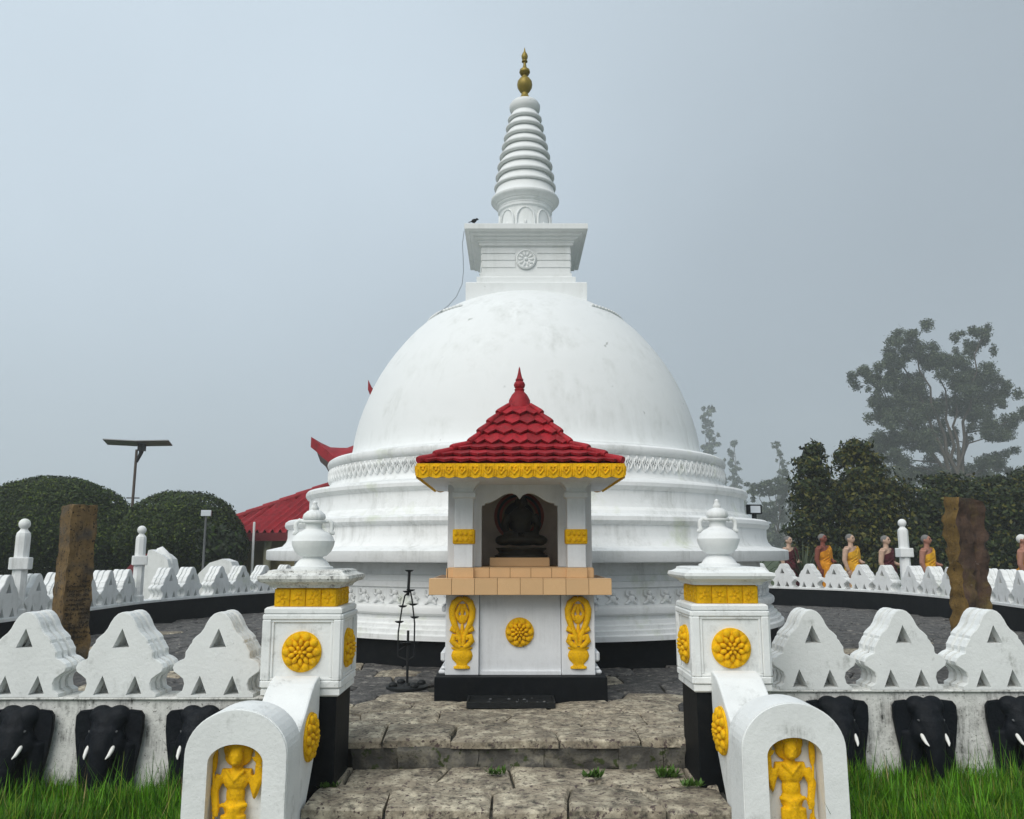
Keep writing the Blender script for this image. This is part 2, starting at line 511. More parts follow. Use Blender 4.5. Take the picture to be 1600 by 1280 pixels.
# ------------------------------------------------------------------ terrace (flagstone paving) and steps
WALLPATH = [(-7.45, 7.0), (-7.6, 9.5), (-7.65, 12), (-7.55, 15.1), (-7.4, 17.6), (-6.35, 20.7), (-4.2, 23.6), (-1.5, 25.6), (2.0, 26.4),
            (5.0, 25.7), (7.3, 23.9), (9.1, 21.9), (9.72, 19.4), (9.65, 16.8), (9.3, 14.0), (9.05, 11), (9.0, 7.35)]
def catmull(pts, step):
    P = [Vector((*p, 0)) for p in pts]
    P = [P[0] * 2 - P[1]] + P + [P[-1] * 2 - P[-2]]
    dense = []
    for i in range(1, len(P) - 2):
        for k in range(24):
            t = k / 24
            a, b, c, d = P[i - 1], P[i], P[i + 1], P[i + 2]
            dense.append(0.5 * ((2 * b) + (c - a) * t + (2 * a - 5 * b + 4 * c - d) * t * t + (3 * b - a - 3 * c + d) * t ** 3))
    dense.append(P[-2])
    out_ = [dense[0]]; acc = 0
    for i in range(1, len(dense)):
        seg = dense[i] - dense[i - 1]; L = seg.length; d0 = 0
        while acc + (L - d0) >= step:
            d0 += step - acc; acc = 0
            out_.append(dense[i - 1] + seg * (d0 / L))
        acc += L - d0
    return out_
PATH = catmull(WALLPATH, 0.25)
SX, SY = 0.257, 15.2      # stupa axis

def inside(p, poly):
    x, y = p; c = False
    for i in range(len(poly)):
        x1, y1 = poly[i]; x2, y2 = poly[i - 1]
        if (y1 > y) != (y2 > y) and x < (x2 - x1) * (y - y1) / (y2 - y1) + x1:
            c = not c
    return c
TERR = [(p.x, p.y) for p in PATH]
YE = 6.98   # front edge of the terrace between the gate pillars
b = MB()
tp = [(p.x, p.y) for p in PATH[::2]]
n = len(tp)
tp2 = tp + [(1.95, 7.3), (1.95, YE + 0.03), (-1.9, YE + 0.03), (-1.9, 6.95)]
tris = tessellate_polygon([[Vector((x, y, 0)) for x, y in tp2]])
b.add([(x, y, -0.045) for x, y in tp2], [t if (Vector(tp2[t[1]]) - Vector(tp2[t[0]])).cross(Vector(tp2[t[2]]) - Vector(tp2[t[0]])) > 0 else t[::-1] for t in tris])
terrace = b.build('terrace', M['mortar'])
terrace['kind'] = 'structure'
b = MB(); b.box(-1.42, 1.52, YE + 0.17, YE + 0.22, -0.64, -0.05); b.build('step_backing', M['mortar'], terrace)

def clip(poly, px, py, nx, ny):
    """keep the side where (p - P).n <= 0"""
    o = []
    for i in range(len(poly)):
        a, c = poly[i], poly[(i + 1) % len(poly)]
        da = (a[0] - px) * nx + (a[1] - py) * ny
        dc = (c[0] - px) * nx + (c[1] - py) * ny
        if da <= 0: o.append(a)
        if (da < 0 < dc) or (dc < 0 < da):
            t = da / (da - dc)
            o.append((a[0] + (c[0] - a[0]) * t, a[1] + (c[1] - a[1]) * t))
    return o
def voronoi(seeds, gap, half):
    A = np.array(seeds); res = []
    for i, (x, y) in enumerate(seeds):
        poly = [(x - half, y - half), (x + half, y - half), (x + half, y + half), (x - half, y + half)]
        d = np.hypot(A[:, 0] - x, A[:, 1] - y)
        for j in np.argsort(d)[1:16]:
            if d[j] > 2 * half * 1.42: break
            nx, ny = (A[j][0] - x) / d[j], (A[j][1] - y) / d[j]
            mx, my = (x + A[j][0]) / 2 - nx * gap / 2, (y + A[j][1]) / 2 - ny * gap / 2
            poly = clip(poly, mx, my, nx, ny)
            if len(poly) < 3: break
        res.append(poly)
    return res
def stone_shape(mb, poly, z, th, rough=0.008, seed=0):
    """one slab: rough edge, chamfer, uneven top"""
    rd = random.Random(seed)
    cx = sum(p[0] for p in poly) / len(poly); cy = sum(p[1] for p in poly) / len(poly)
    ring = []
    for i in range(len(poly)):
        a, c = poly[i], poly[(i + 1) % len(poly)]
        L = math.hypot(c[0] - a[0], c[1] - a[1])
        k = max(1, int(L / 0.22))
        for q in range(k):
            t = q / k
            j = 0.018 if q else 0.008
            ring.append((a[0] + (c[0] - a[0]) * t + rd.uniform(-j, j), a[1] + (c[1] - a[1]) * t + rd.uniform(-j, j)))
    n = len(ring)
    if n < 3: return
    tx, ty = rd.uniform(-.012, .012), rd.uniform(-.012, .012)
    def h(x, y): return z + tx * (x - cx) + ty * (y - cy)
    vs = []
    for x, y in ring: vs.append((x, y, z - th))
    for x, y in ring: vs.append((x, y, h(x, y) - 0.012 + rd.uniform(-rough, 0)))
    for k, zz in ((0.93, 0.0), (0.5, 0.3)):
        for x, y in ring:
            X, Y = cx + (x - cx) * k, cy + (y - cy) * k
            vs.append((X, Y, h(X, Y) + rd.uniform(-rough, rough)))
    vs.append((cx, cy, z + rd.uniform(-rough, rough)))
    fs = []
    for r_ in range(3):
        for i in range(n):
            j = (i + 1) % n
            fs.append((r_ * n + i, r_ * n + j, (r_ + 1) * n + j, (r_ + 1) * n + i))
    for i in range(n):
        fs.append((3 * n + i, 3 * n + (i + 1) % n, 4 * n))
    mb.add(vs, fs)

seeds = []
rs = random.Random(5)
sx_, sy_ = 0.66, 0.56
for j in range(int((26.5 - YE) / sy_) + 1):
    for i in range(-14, 17):
        x = (i + (0.5 if j % 2 else 0)) * sx_ + rs.uniform(-.2, .2)
        y = YE + 0.26 + j * sy_ + (rs.uniform(-.17, .17) if j else rs.uniform(-.02, .02))
        seeds.append((x, y))
polys = voronoi(seeds, 0.014, 0.9)
cells = []
for (x, y), p in zip(seeds, polys):
    if not inside((x, y), TERR) and not (-1.5 < x < 1.6 and y < 7.6): continue
    if math.hypot(x - SX, y - SY) < 4.25: continue
    if -0.6 < x < 0.8 and 8.95 < y < 10.0: continue
    if x > 1.6 and y < 7.7: continue
    p = clip(p, 0, YE + rs.uniform(-.045, .02) if x < 1.6 else 7.44, 0, -1)
    if x < -1.6 and len(p) >= 3: p = clip(p, 0, 7.02, 0, -1)
    if len(p) >= 3: cells.append((math.hypot(x, y), x, y, p))
cells.sort()
def behind(x, y):       # strips hidden by the stupa or by gate pillars carry no separate slabs
    return y > SY and abs(x - SX * y / SY) < 4.2 * y / SY * 0.9
vis = [c for c in cells if not behind(c[1], c[2])]
far = MB()
for k, (d, x, y, p) in enumerate(vis):
    worn = (abs(x - 0.05) < 1.35 + 0.25 * math.sin(3 * y) and y < 9.0) or random.random() < 0.16
    mt = M['pave'] if worn else M['pave_dark']
    if k < 290:
        mb = MB(); stone_shape(mb, p, 0.0 + random.uniform(-.006, .006), 0.07, seed=k)
        mb.build('flagstone', mt, terrace, smooth=40)
    else:
        stone_shape(far, p, 0.0 + random.uniform(-.006, .006), 0.07, seed=k)
o = far.build('paving_field', M['pave_dark'], terrace, smooth=40); o['kind'] = 'stuff'

# risers and landings
def riser(x0, x1, y, z0, z1, seed):
    rd = random.Random(seed); x = x0
    while x < x1 - 0.05:
        w = min(rd.uniform(0.32, 0.75), x1 - x)
        if x1 - x - w < 0.18: w = x1 - x
        bm = bmesh.new()
        bmesh.ops.create_cube(bm, size=1)
        bmesh.ops.subdivide_edges(bm, edges=bm.edges[:], cuts=5, use_grid_fill=True)
        yo = rd.uniform(-.015, .02)
        for v in bm.verts:
            p = Vector((x + w / 2 + v.co.x * (w - 0.004), y + 0.1 + v.co.y * 0.2 + yo, (z0 + z1) / 2 + v.co.z * (z1 - z0 - 0.008)))
            nn = mnoise.noise(p * 7 + Vector((seed, 0, 0)))
            e = max(abs(v.co.x), 0) > 0.45 and abs(v.co.z) > 0.45
            p += Vector((0.012 * mnoise.noise(p * 11), -0.05 * nn - .03 * mnoise.noise(p * 17) + (0.02 if e else 0), 0.014 * mnoise.noise(p * 9)))
            v.co = p
        mb = MB(); mb.bm(bm)
        mb.build('riser_stone', M['riser'], terrace, smooth=50)
        x += w
YL = 5.92
riser(-1.30, 1.40, YE + 0.0, -0.25, -0.055, 1)
def landing(name, y0, y1, x0, x1, z, seed):
    b = MB(); b.box(x0 - 0.05, x1 + 0.05, y0 + 0.2, y1 + 0.26, -0.66, z - 0.05)
    st = b.build(name, M['mortar']); st['kind'] = 'structure'
    rd = random.Random(seed); sd_ = []
    ny = max(1, round((y1 - y0) / 0.5))
    for j in range(ny):
        for i in range(-6, 7):
            sd_.append(((i + 0.5 * (j % 2)) * 0.62 + rd.uniform(-.2, .2), y0 + (j + .5) * (y1 - y0) / ny + rd.uniform(-.1, .1)))
    for k, p in enumerate(voronoi(sd_, 0.012, 0.9)):
        for q in ((0, y0 + rd.uniform(-.05, .02), 0, -1), (0, y1 + .02, 0, 1), (x0, 0, -1, 0), (x1, 0, 1, 0)):
            p = clip(p, *q) if len(p) >= 3 else p
        if len(p) < 3: continue
        ar = abs(sum(p[i][0] * p[(i + 1) % len(p)][1] - p[(i + 1) % len(p)][0] * p[i][1] for i in range(len(p)))) / 2
        if ar < 0.01: continue
        mb = MB(); stone_shape(mb, p, z + rd.uniform(-.008, .006), 0.07, 0.012, seed * 100 + k)
        mb.build('flagstone', M['pave'], st, smooth=40)
    return st
landing('upper_step', YL, YE + 0.0, -1.42, 1.52, -0.225, 3)
terrace_keep = terrace
terrace = landing('lower_step', YL - 1.15, YL + 0.0, -1.42, 1.52, -0.44, 4)
riser(-1.40, 1.50, YL + 0.01, -0.47, -0.285, 9)
terrace = terrace_keep

# ------------------------------------------------------------------ stupa
stupa = thing('stupa', 'large white domed stupa with square box, ringed spire and gilded tip', 'stupa', (SX, SY, 0))
def part(prof, name, m, parent, n=128, smooth=35, **k):
    b = MB(); b.lathe(prof, n, **k)
    return b.build(name, m, parent, smooth=smooth)
part([(4.33, -0.12), (4.33, 0.335)], 'plinth', M['black'], stupa)
base = part([(4.25, 0.33), (4.43, 0.335), (4.43, 0.40), (4.385, 0.415), (4.385, 0.462), (4.33, 0.475), (4.33, 0.522), (4.275, 0.535), (4.275, 0.58), (4.22, 0.595), (4.22, 0.64),
      (4.25, 0.645), (4.285, 0.67), (4.295, 0.71), (4.285, 0.75), (4.25, 0.775), (4.17, 0.78), (4.17, 1.0), (4.20, 1.01), (4.20, 1.085), (4.15, 1.095), (4.15, 1.165), (4.10, 1.175), (4.08, 1.345)], 'base', M['white'], stupa)
part([(4.0, 1.34), (4.545, 1.342), (4.555, 1.36), (4.555, 1.49), (4.54, 1.505), (4.30, 1.56), (4.24, 1.63), (4.22, 1.70), (4.22, 1.84), (4.255, 1.86), (4.275, 1.90), (4.265, 1.955), (4.22, 1.985), (4.0, 2.0)], 'lower_tier', M['white'], stupa)
part([(3.98, 1.99), (3.965, 2.05), (3.90, 2.10), (3.88, 2.18), (3.88, 2.34), (3.92, 2.365), (3.945, 2.40), (3.945, 2.45), (3.92, 2.485), (3.6, 2.545)], 'middle_tier', M['white'], stupa)
part([(3.60, 2.54), (3.56, 2.575), (3.545, 2.62), (3.545, 2.885), (3.565, 2.895), (3.59, 2.925), (3.60, 2.965), (3.585, 3.01), (3.54, 3.04), (3.4, 3.065), (3.26, 3.085)], 'upper_tier', M['white'], stupa)
part([(3.24, 3.08), (3.215, 3.11), (3.195, 3.15), (3.17, 3.25), (3.145, 3.45), (3.115, 3.6), (3.07, 3.78), (3.0, 4.0), (2.93, 4.18), (2.84, 4.4), (2.735, 4.61), (2.61, 4.82), (2.48, 5.01), (2.32, 5.22), (2.14, 5.43),
      (1.95, 5.61), (1.74, 5.77), (1.48, 5.93), (1.2, 6.055), (0.9, 6.15), (0.6, 6.21), (0.3, 6.245), (0, 6.25)], 'dome', M['dome'], stupa, 160, 180)
# lower frieze: dwarf figures in relief, panel by panel; upper frieze: leaf scrolls
b = MB()
b.ell((0, -0.012, 0.075), (0.05, 0.03, 0.05), 8, 6); b.ell((0, -0.015, 0.15), (0.036, 0.03, 0.036), 8, 6)
b.tube([(-.04, -.01, .11), (-.085, -.015, .13), (-.08, -.015, .19)], [.02, .017, .013], 6)
b.tube([(.04, -.01, .11), (.085, -.012, .08), (.06, -.02, .05)], [.02, .017, .013], 6)
b.tube([(-.03, -.01, .05), (-.07, -.015, .02), (-.1, -.01, .015)], [.022, .02, .014], 6)
b.tube([(.03, -.01, .05), (.06, -.02, .03), (.075, -.01, .01)], [.022, .02, .014], 6)
dw = b.mesh('dwarf_relief', M['white'], 60)
b = MB()
for sgn in (-1, 1):
    b.tube([(0, 0, .01), (sgn * .05, -.012, .05), (sgn * .085, -.014, .12), (sgn * .045, -.014, .17), (sgn * .02, -.014, .13), (sgn * .045, -.012, .1)], [.016, .018, .02, .018, .015, .012], 6)
b.ell((0, -.008, .175), (.03, .022, .04), 8, 5); b.ell((0, -.008, .06), (.022, .02, .05), 8, 5)
lf = b.mesh('leaf_relief', M['white'], 60)
b = MB(); b.box(-0.008, .008, -.018, .01, 0.004, .21); rib = b.mesh('panel_rib', M['white'])
low = bpy.data.objects.new('dwarf_frieze', None); COL.objects.link(low); low.parent = stupa
upp = bpy.data.objects.new('leaf_frieze', None); COL.objects.link(upp); upp.parent = stupa
N = 96
for k in range(N):
    a = 2 * PI * k / N
    if math.sin(a) > 0.35: continue
    link('dwarf_relief', dw, low, (4.172 * math.cos(a), 4.172 * math.sin(a), 0.785), (0, 0, a + PI / 2))
N = 150
for k in range(N):
    a = 2 * PI * (k + .5) / N
    if math.sin(a) > 0.35: continue
    o = link('leaf_relief', lf, upp, (3.547 * math.cos(a), 3.547 * math.sin(a), 2.64), (0, 0, a + PI / 2)); o.scale = (.78, 1.2, 1.1)
# leaf bands on the dome shoulder under the box corners
b = MB()
for a in np.linspace(0, 2 * PI, 132, endpoint=False):
    if abs(((a + PI / 2 + PI) % (2 * PI)) - PI) < 0.62: continue
    r_, z_ = 1.86, 5.70
    b.ell((r_ * math.cos(a), r_ * math.sin(a), z_), (0.045, 0.03, 0.03), 6, 4, rot=(0, 0, a + PI / 2))
b.build('shoulder_band', M['dome'], stupa, smooth=60)
# square box
def sq(prof, name, m, parent):
    b = MB(); b.lathe(prof, square=True); return b.build(name, m, parent)
sq([(1.085, 5.6), (1.09, 6.235), (1.075, 6.25)], 'box_base', M['dome'], stupa)
box_ = sq([(0.90, 6.25), (0.905, 6.40), (0.89, 6.415), (0.84, 6.42), (0.84, 6.50), (0.815, 6.505), (0.815, 7.02), (0.865, 7.035), (0.865, 7.07), (0.89, 7.09), (0.89, 7.12), (0.95, 7.14), (0.96, 7.175),
    (1.02, 7.19), (1.04, 7.225), (1.09, 7.235), (1.12, 7.25), (1.12, 7.345), (1.11, 7.352)], 'square_box', M['dome'], stupa)
for rz in (0, PI / 2, PI, -PI / 2):
    for z in (6.62, 6.76, 6.89):
        for x0, x1 in ((-0.81, -0.2), (0.2, 0.81)):
            b = MB(); b.box(x0, x1, -0.829, -0.81, z, z + 0.10)
            b.build('band_course', M['dome'], box_, rot=(0, 0, rz))
    b = MB()
    b.lathe([(0.19, 0), (0.19, 0.02), (0.165, 0.035), (0.155, 0.02), (0.0, 0.02)], 28)
    for k in range(10):
        a = 2 * PI * k / 10
        b.ell((0.1 * math.cos(a), 0.1 * math.sin(a), 0.025), (0.05, 0.026, 0.022), 8, 5, rot=(0, 0, a))
    b.ell((0, 0, .03), .035, 8, 6)
    b.build('medallion', M['dome'], box_, 60, loc=tuple(Matrix.Rotation(rz, 3, 'Z') @ Vector((0, -0.83, 6.77))), rot=(PI / 2, 0, rz))
# spire
part([(0.52, 7.345), (0.52, 7.40), (0.50, 7.41), (0.50, 7.98), (0.53, 8.0), (0.53, 8.05)], 'spire_neck', M['dome'], stupa, 48)
nk = kids(stupa)[-1]
for k in range(8):
    a = -PI / 2 + 2 * PI * k / 8
    b = MB()
    arch = [(0.17 * math.cos(t), 0.3 + 0.17 * math.sin(t) * 1.3) for t in np.linspace(0, PI, 9)]
    pts = [(0.17, 0.0)] + arch + [(-0.17, 0)]
    b.tube([(x, -0.01, z) for x, z in pts], 0.018, 6)
    b.ell((0, -0.0, 0.10), (0.07, 0.035, 0.10), 8, 6); b.ell((0, 0, 0.23), (0.035, 0.035, 0.045), 8, 6); b.ell((0, 0, 0.04), (0.11, 0.04, 0.03), 8, 6)
    b.build('niche_figure', M['dome'], nk, 60, loc=(0.49 * math.cos(a), 0.49 * math.sin(a), 7.42), rot=(0, 0, a + PI / 2))
part([(0.5, 8.04), (0.535, 8.055), (0.535, 8.085), (0.555, 8.095), (0.575, 8.12), (0.575, 8.14), (0.60, 8.15), (0.63, 8.19), (0.645, 8.20), (0.665, 8.222), (0.672, 8.245), (0.668, 8.27), (0.645, 8.29), (0.615, 8.33), (0.585, 8.40), (0.56, 8.49)], 'spire_collar', M['dome'], stupa, 64, 30)
sp = bpy.data.objects.new('spire', None); COL.objects.link(sp); sp.parent = stupa
rings = [(0.604, 8.527), (0.577, 8.749), (0.543, 8.972), (0.500, 9.181), (0.457, 9.39), (0.417, 9.585), (0.376, 9.796), (0.336, 9.99)]
for i, (r_, z_) in enumerate(rings):
    rn, zn = rings[i + 1] if i < 7 else (0.30, 10.2)
    part([(r_ - 0.085, z_ - 0.035), (r_ - 0.012, z_ - 0.03), (r_ + .004, z_ - 0.012), (r_ + 0.004, z_ + .012), (r_ - 0.012, z_ + 0.028), (r_ - .05, z_ + .075), (rn - 0.07, zn - 0.04), (rn - 0.085, zn - 0.03)], 'spire_ring', M['dome'], sp, 56)
part([(0.22, 10.12), (0.265, 10.15), (0.30, 10.2), (0.308, 10.25), (0.308, 10.29), (0.285, 10.305), (0.28, 10.34), (0.25, 10.37), (0.2, 10.38)], 'spire_cap', M['dome'], stupa, 48)
part([(0.14, 10.37), (0.15, 10.41), (0.11, 10.47), (0.075, 10.53), (0.065, 10.58), (0.10, 10.62), (0.145, 10.70), (0.155, 10.765), (0.145, 10.83), (0.10, 10.90), (0.055, 10.94), (0.05, 10.97),
      (0.085, 10.99), (0.11, 11.04), (0.10, 11.09), (0.055, 11.13), (0.04, 11.16), (0.03, 11.22), (0.028, 11.26), (0.06, 11.275), (0.06, 11.29), (0.03, 11.30), (0.06, 11.35), (0.066, 11.40), (0.05, 11.45), (0.02, 11.50), (0.012, 11.56), (0.0, 11.6)],
     'finial', M['gilt'], stupa, 28)

# crow, cable, floodlight on the stupa
b = MB()
b.ell((0, 0, 0.11), (0.085, 0.06, 0.06), rot=(0, -0.45, 0)); b.ell((0.085, 0, 0.165), (0.042, 0.036, 0.036)); b.tube([(0.12, 0, .165), (0.165, 0, 0.155)], [.014, .002], 6)
b.tube([(-0.05, 0, 0.09), (-0.13, 0, 0.06), (-.17, 0, .05)], [.035, .03, .015], 8, flat=0.4)
b.tube([(0.01, .02, .07), (0.012, .02, -.005)], .012, 5); b.tube([(0.01, -.02, .07), (0.012, -.02, -.005)], .012, 5)
crow = link('crow', fuse(b, 0.009, 2, name='crow', m=M['iron']), loc=(SX - .95, SY - 1.06, 7.352), rot=(0, 0, R(10)), scale=(.62, .62, .62))
tag(crow, 'small black crow perched on the front corner of the stupa box', 'bird')
b = MB()
b.tube([(-1.13, -1.0, 7.25), (-1.16, -1.02, 7.0), (-1.14, -1.05, 6.7), (-1.13, -1.1, 6.45), (-1.15, -1.12, 6.2), (-1.25, -1.15, 5.95), (-1.4, -1.15, 5.78), (-1.6, -1.1, 5.64)], 0.006, 6)
cab = b.build('cable', M['grey_cable'], smooth=60, loc=(SX, SY, 0))
tag(cab, 'thin grey cable hanging from the left corner of the stupa box', 'cable')
fl = thing('floodlight', 'small black floodlight standing on the right edge of the stupa tier', 'floodlight', (4.24, 14.45, 1.99), R(14))
b = MB(); b.bbox(-.135, .135, -.05, .04, .13, .30, .012); b.build('housing', M['iron'], fl)
b = MB(); b.box(-.095, .095, -.056, -.051, .155, .275); b.build('lens', M['glass'], fl)
b = MB(); b.box(-.03, .03, -.03, .03, 0, .132); b.box(-.06, .06, -.05, .05, -.02, .012); b.build('bracket', M['iron'], fl)

# ------------------------------------------------------------------ rosette mesh (facing -Y)
def rosette(r, name='rosette'):
    b = MB()
    b.lathe([(r, 0), (r, .014), (r * .9, .02), (0, .02)], 32, mtx=Matrix.Rotation(PI / 2, 4, 'X'))
    for ring, (n, rr, pr, pw, y) in enumerate([(10, .74, .23, .2, .024), (10, .47, .2, .125, .034), (6, .22, .13, .09, .042)]):
        for k in range(n):
            a = 2 * PI * (k + .5 * (ring % 2)) / n
            b.ell((r * rr * math.cos(a), -y, r * rr * math.sin(a)), (r * pr, 0.022 + 0.004 * ring, r * pw), 9, 6, rot=(0, -a, 0))
    b.ell((0, -.05, 0), (r * .11, .02, r * .11), 8, 6)
    return b.mesh(name, M['gold'], 60)
ROS = rosette(0.15)
ROS_S = rosette(0.165)

# ------------------------------------------------------------------ shrine
CXS = 0.085
shrine = thing('shrine', 'small white image shrine with red tiled pointed roof and gold fascia', 'shrine', (CXS, 0, 0))
b = MB(); b.bbox(-.875, .885, 8.67, 10.35, -.06, .228, .008); b.build('plinth', M['black'], shrine)
b = MB(); b.box(-.425, .425, 8.86, 10.2, .226, 1.05)
b.box(-.425, .425, 8.835, 8.862, .226, .262)
b.build('base_panel', M['clean'], shrine)
for s in (-1, 1):
    pw = MB(); x0, x1 = sorted((s * .43, s * .778))
    pw.bbox(x0, x1, 8.80, 10.2, .2285, 1.05, .006)
    # side mouldings
    for z0, z1, e in ((.23, .275, .07), (.275, .31, .045), (.36, .46, .05), (.86, .93, .045)):
        pw.bbox(min(s * .776, s * (.778 + e)), max(s * .776, s * (.778 + e)), 8.84, 10.16, z0, z1, .015)
    pd = pw.build('pedestal', M['clean'], shrine)
    # gold vase with scrolling plant in relief
    cx = s * .604; v = MB()
    def T(pts, r): v.tube([(cx + x, 8.79 - (0.008 if len(pts) > 2 else 0), .29 + z) for x, z in pts], r, 7)
    v.lathe([(.085, 0), (.085, .02), (.06, .03), (.055, .045), (.10, .09), (.112, .13), (.10, .17), (.085, .185), (.11, .2), (.11, .215)], 20, mtx=Matrix.Translation((cx, 8.80, .295)) @ Matrix.Diagonal((1, .35, 1, 1)))
    for q in (-1, 1):
        T([(q * .02, .22), (q * .06, .24), (q * .1, .285), (q * .085, .335), (q * .05, .325), (q * .05, .295)], [.026, .031, .034, .032, .027, .02])
        T([(q * .012, .23), (q * .03, .34), (q * .075, .44), (q * .1, .52), (q * .105, .6), (q * .08, .67), (q * .035, .705), (0, .715)], [.022, .028, .033, .036, .038, .038, .034, .026])
        T([(q * .03, .40), (q * .075, .385), (q * .105, .40), (q * .1, .43)], [.018, .03, .03, .016])
        T([(q * .035, .49), (q * .06, .56), (q * .03, .62), (q * .02, .66)], [.016, .022, .022, .014])
    v.ell((cx, 8.79, .29 + .50), (.05, .022, .05)); v.ell((cx, 8.79, .29 + .37), (.022, .02, .1)); v.ell((cx, 8.79, .29 + .6), (.025, .02, .06))
    v.build('vase_relief', M['gold'], pd, smooth=60)
link('rosette', ROS, shrine, (-.005, 8.858, .655))
# tiled ledge
led = MB(); led.box(-.93, .93, 8.605, 10.2, 1.052, 1.204); ledge = led.build('ledge', M['grout'], shrine)
def tiles(y, z0, z1, x0, x1, n, depth, parent, top=True, th=.008):
    w = (x1 - x0) / n
    for k in range(n):
        t = MB(); t.bbox(x0 + k * w + .002, x0 + (k + 1) * w - .002, y - th, y, z0, z1, .0025); t.build('tile', M['tile'], parent)
        if top:
            t = MB(); t.bbox(x0 + k * w + .002, x0 + (k + 1) * w - .002, y - th, y + depth, z1 - .001, z1 + th, .0025); t.build('tile', M['tile'], parent)
tiles(8.605, 1.048, 1.206, -.94, .94, 8, .16, ledge)
for s in (-1, 1):
    for k in range(6):
        y0 = 8.605 + k * .26
        t = MB(); t.bbox(min(s * .93, s * .94), max(s * .93, s * .94), y0 + .002, y0 + .258, 1.05, 1.205, .002); t.build('tile', M['tile'], ledge)
led2 = MB(); led2.box(-.755, .765, 8.785, 10.1, 1.203, 1.31); ledge2 = led2.build('upper_ledge', M['grout'], shrine)
tiles(8.785, 1.2145, 1.312, -.76, .77, 7, .3, ledge2)
for s in (-1, 1):
    t = MB(); t.box(min(s * .766, s * .778), max(s * .766, s * .778), 8.79, 10.09, 1.215, 1.31); t.build('tile', M['tile'], ledge2)
# columns
for s in (-1, 1):
    cx = s * .595
    c = MB(); c.bbox(cx - .097, cx + .097, 8.735, 8.93, 1.321, 2.11, .006)
    c.lathe([(.097, 2.04), (.122, 2.055), (.122, 2.10), (.097, 2.115), (.105, 2.15), (.135, 2.19), (.18, 2.225), (.2, 2.26)], square=True, cx=cx, cy=8.83)
    col = c.build('column', M['clean'], shrine)
    t = MB(); t.bbox(cx - .107, cx + .107, 8.725, 8.94, 1.215, 1.3195, .003); t.build('column_tile', M['tile'], col)
    g_ = MB(); g_.bbox(cx - .115, cx + .115, 8.716, 8.95, 1.565, 1.72, .01)
    for k in range(4):
        for j in range(2):
            g_.ell((cx - .08 + k * .053, 8.713, 1.61 + j * .065), (.022, .012, .026), 8, 5, rot=(0, .5 * (-1) ** k, 0))
    g_.build('gold_band', M['gold'], col, smooth=50)
# arched front panel and niche
op = [(-.42, 1.312), (-.42, 1.985), (-.385, 1.992), (-.385, 2.012), (-.335, 2.018), (-.27, 2.048), (-.2, 2.095), (-.14, 2.12), (-.085, 2.125), (-.035, 2.105), (0, 2.06)]
half = op[1:]
outl = [(-.79, 1.312), (-.42, 1.312)] + half + [(-x, z) for x, z in half[::-1][1:]] + [(.42, 1.312), (.79, 1.312), (.79, 2.33), (-.79, 2.33)]
b = MB(); b.prism([outl], 9.10, 9.2); b.build('arch_panel', M['clean'], shrine)
b = MB(); b.box(-.79, -.72, 9.201, 9.95, 1.311, 2.33); b.box(.72, .79, 9.201, 9.95, 1.311, 2.33); b.box(-.79, .79, 9.951, 10.02, 1.311, 2.33)
b.build('outer_wall', M['clean'], shrine)
b = MB(); b.box(-.718, .718, 9.92, 9.949, 1.3245, 2.2); b.box(-.718, -.69, 9.202, 9.919, 1.3245, 2.2); b.box(.69, .718, 9.202, 9.919, 1.3245, 2.2); b.box(-.718, .718, 9.203, 9.949, 2.201, 2.22)
b.build('niche_lining', M['niche'], shrine)
b = MB(); b.box(-.71, .71, 9.1, 9.93, 1.305, 1.3235); b.build('niche_floor', M['tile'], shrine)
for k, (r_, nm, m_) in enumerate([(.30, 'halo_red', 'halo_red'), (.265, 'halo_dark', 'halo_blue'), (.235, 'halo_rose', 'halo_red'), (.205, 'halo_cream', 'halo_cream'), (.18, 'halo_core', 'halo_blue')]):
    b = MB(); b.lathe([(r_, 0), (r_, .006 + .004 * k), (0, .006 + .004 * k)], 40, mtx=Matrix.Translation((0.0, 9.918, 1.90)) @ Matrix.Rotation(PI / 2, 4, 'X'))
    b.build(nm, M[m_], shrine)
b = MB(); b.bbox(-.33, .33, 9.2, 9.75, 1.3245, 1.42, .004); st_ = b.build('statue_block', M['tile'], shrine)
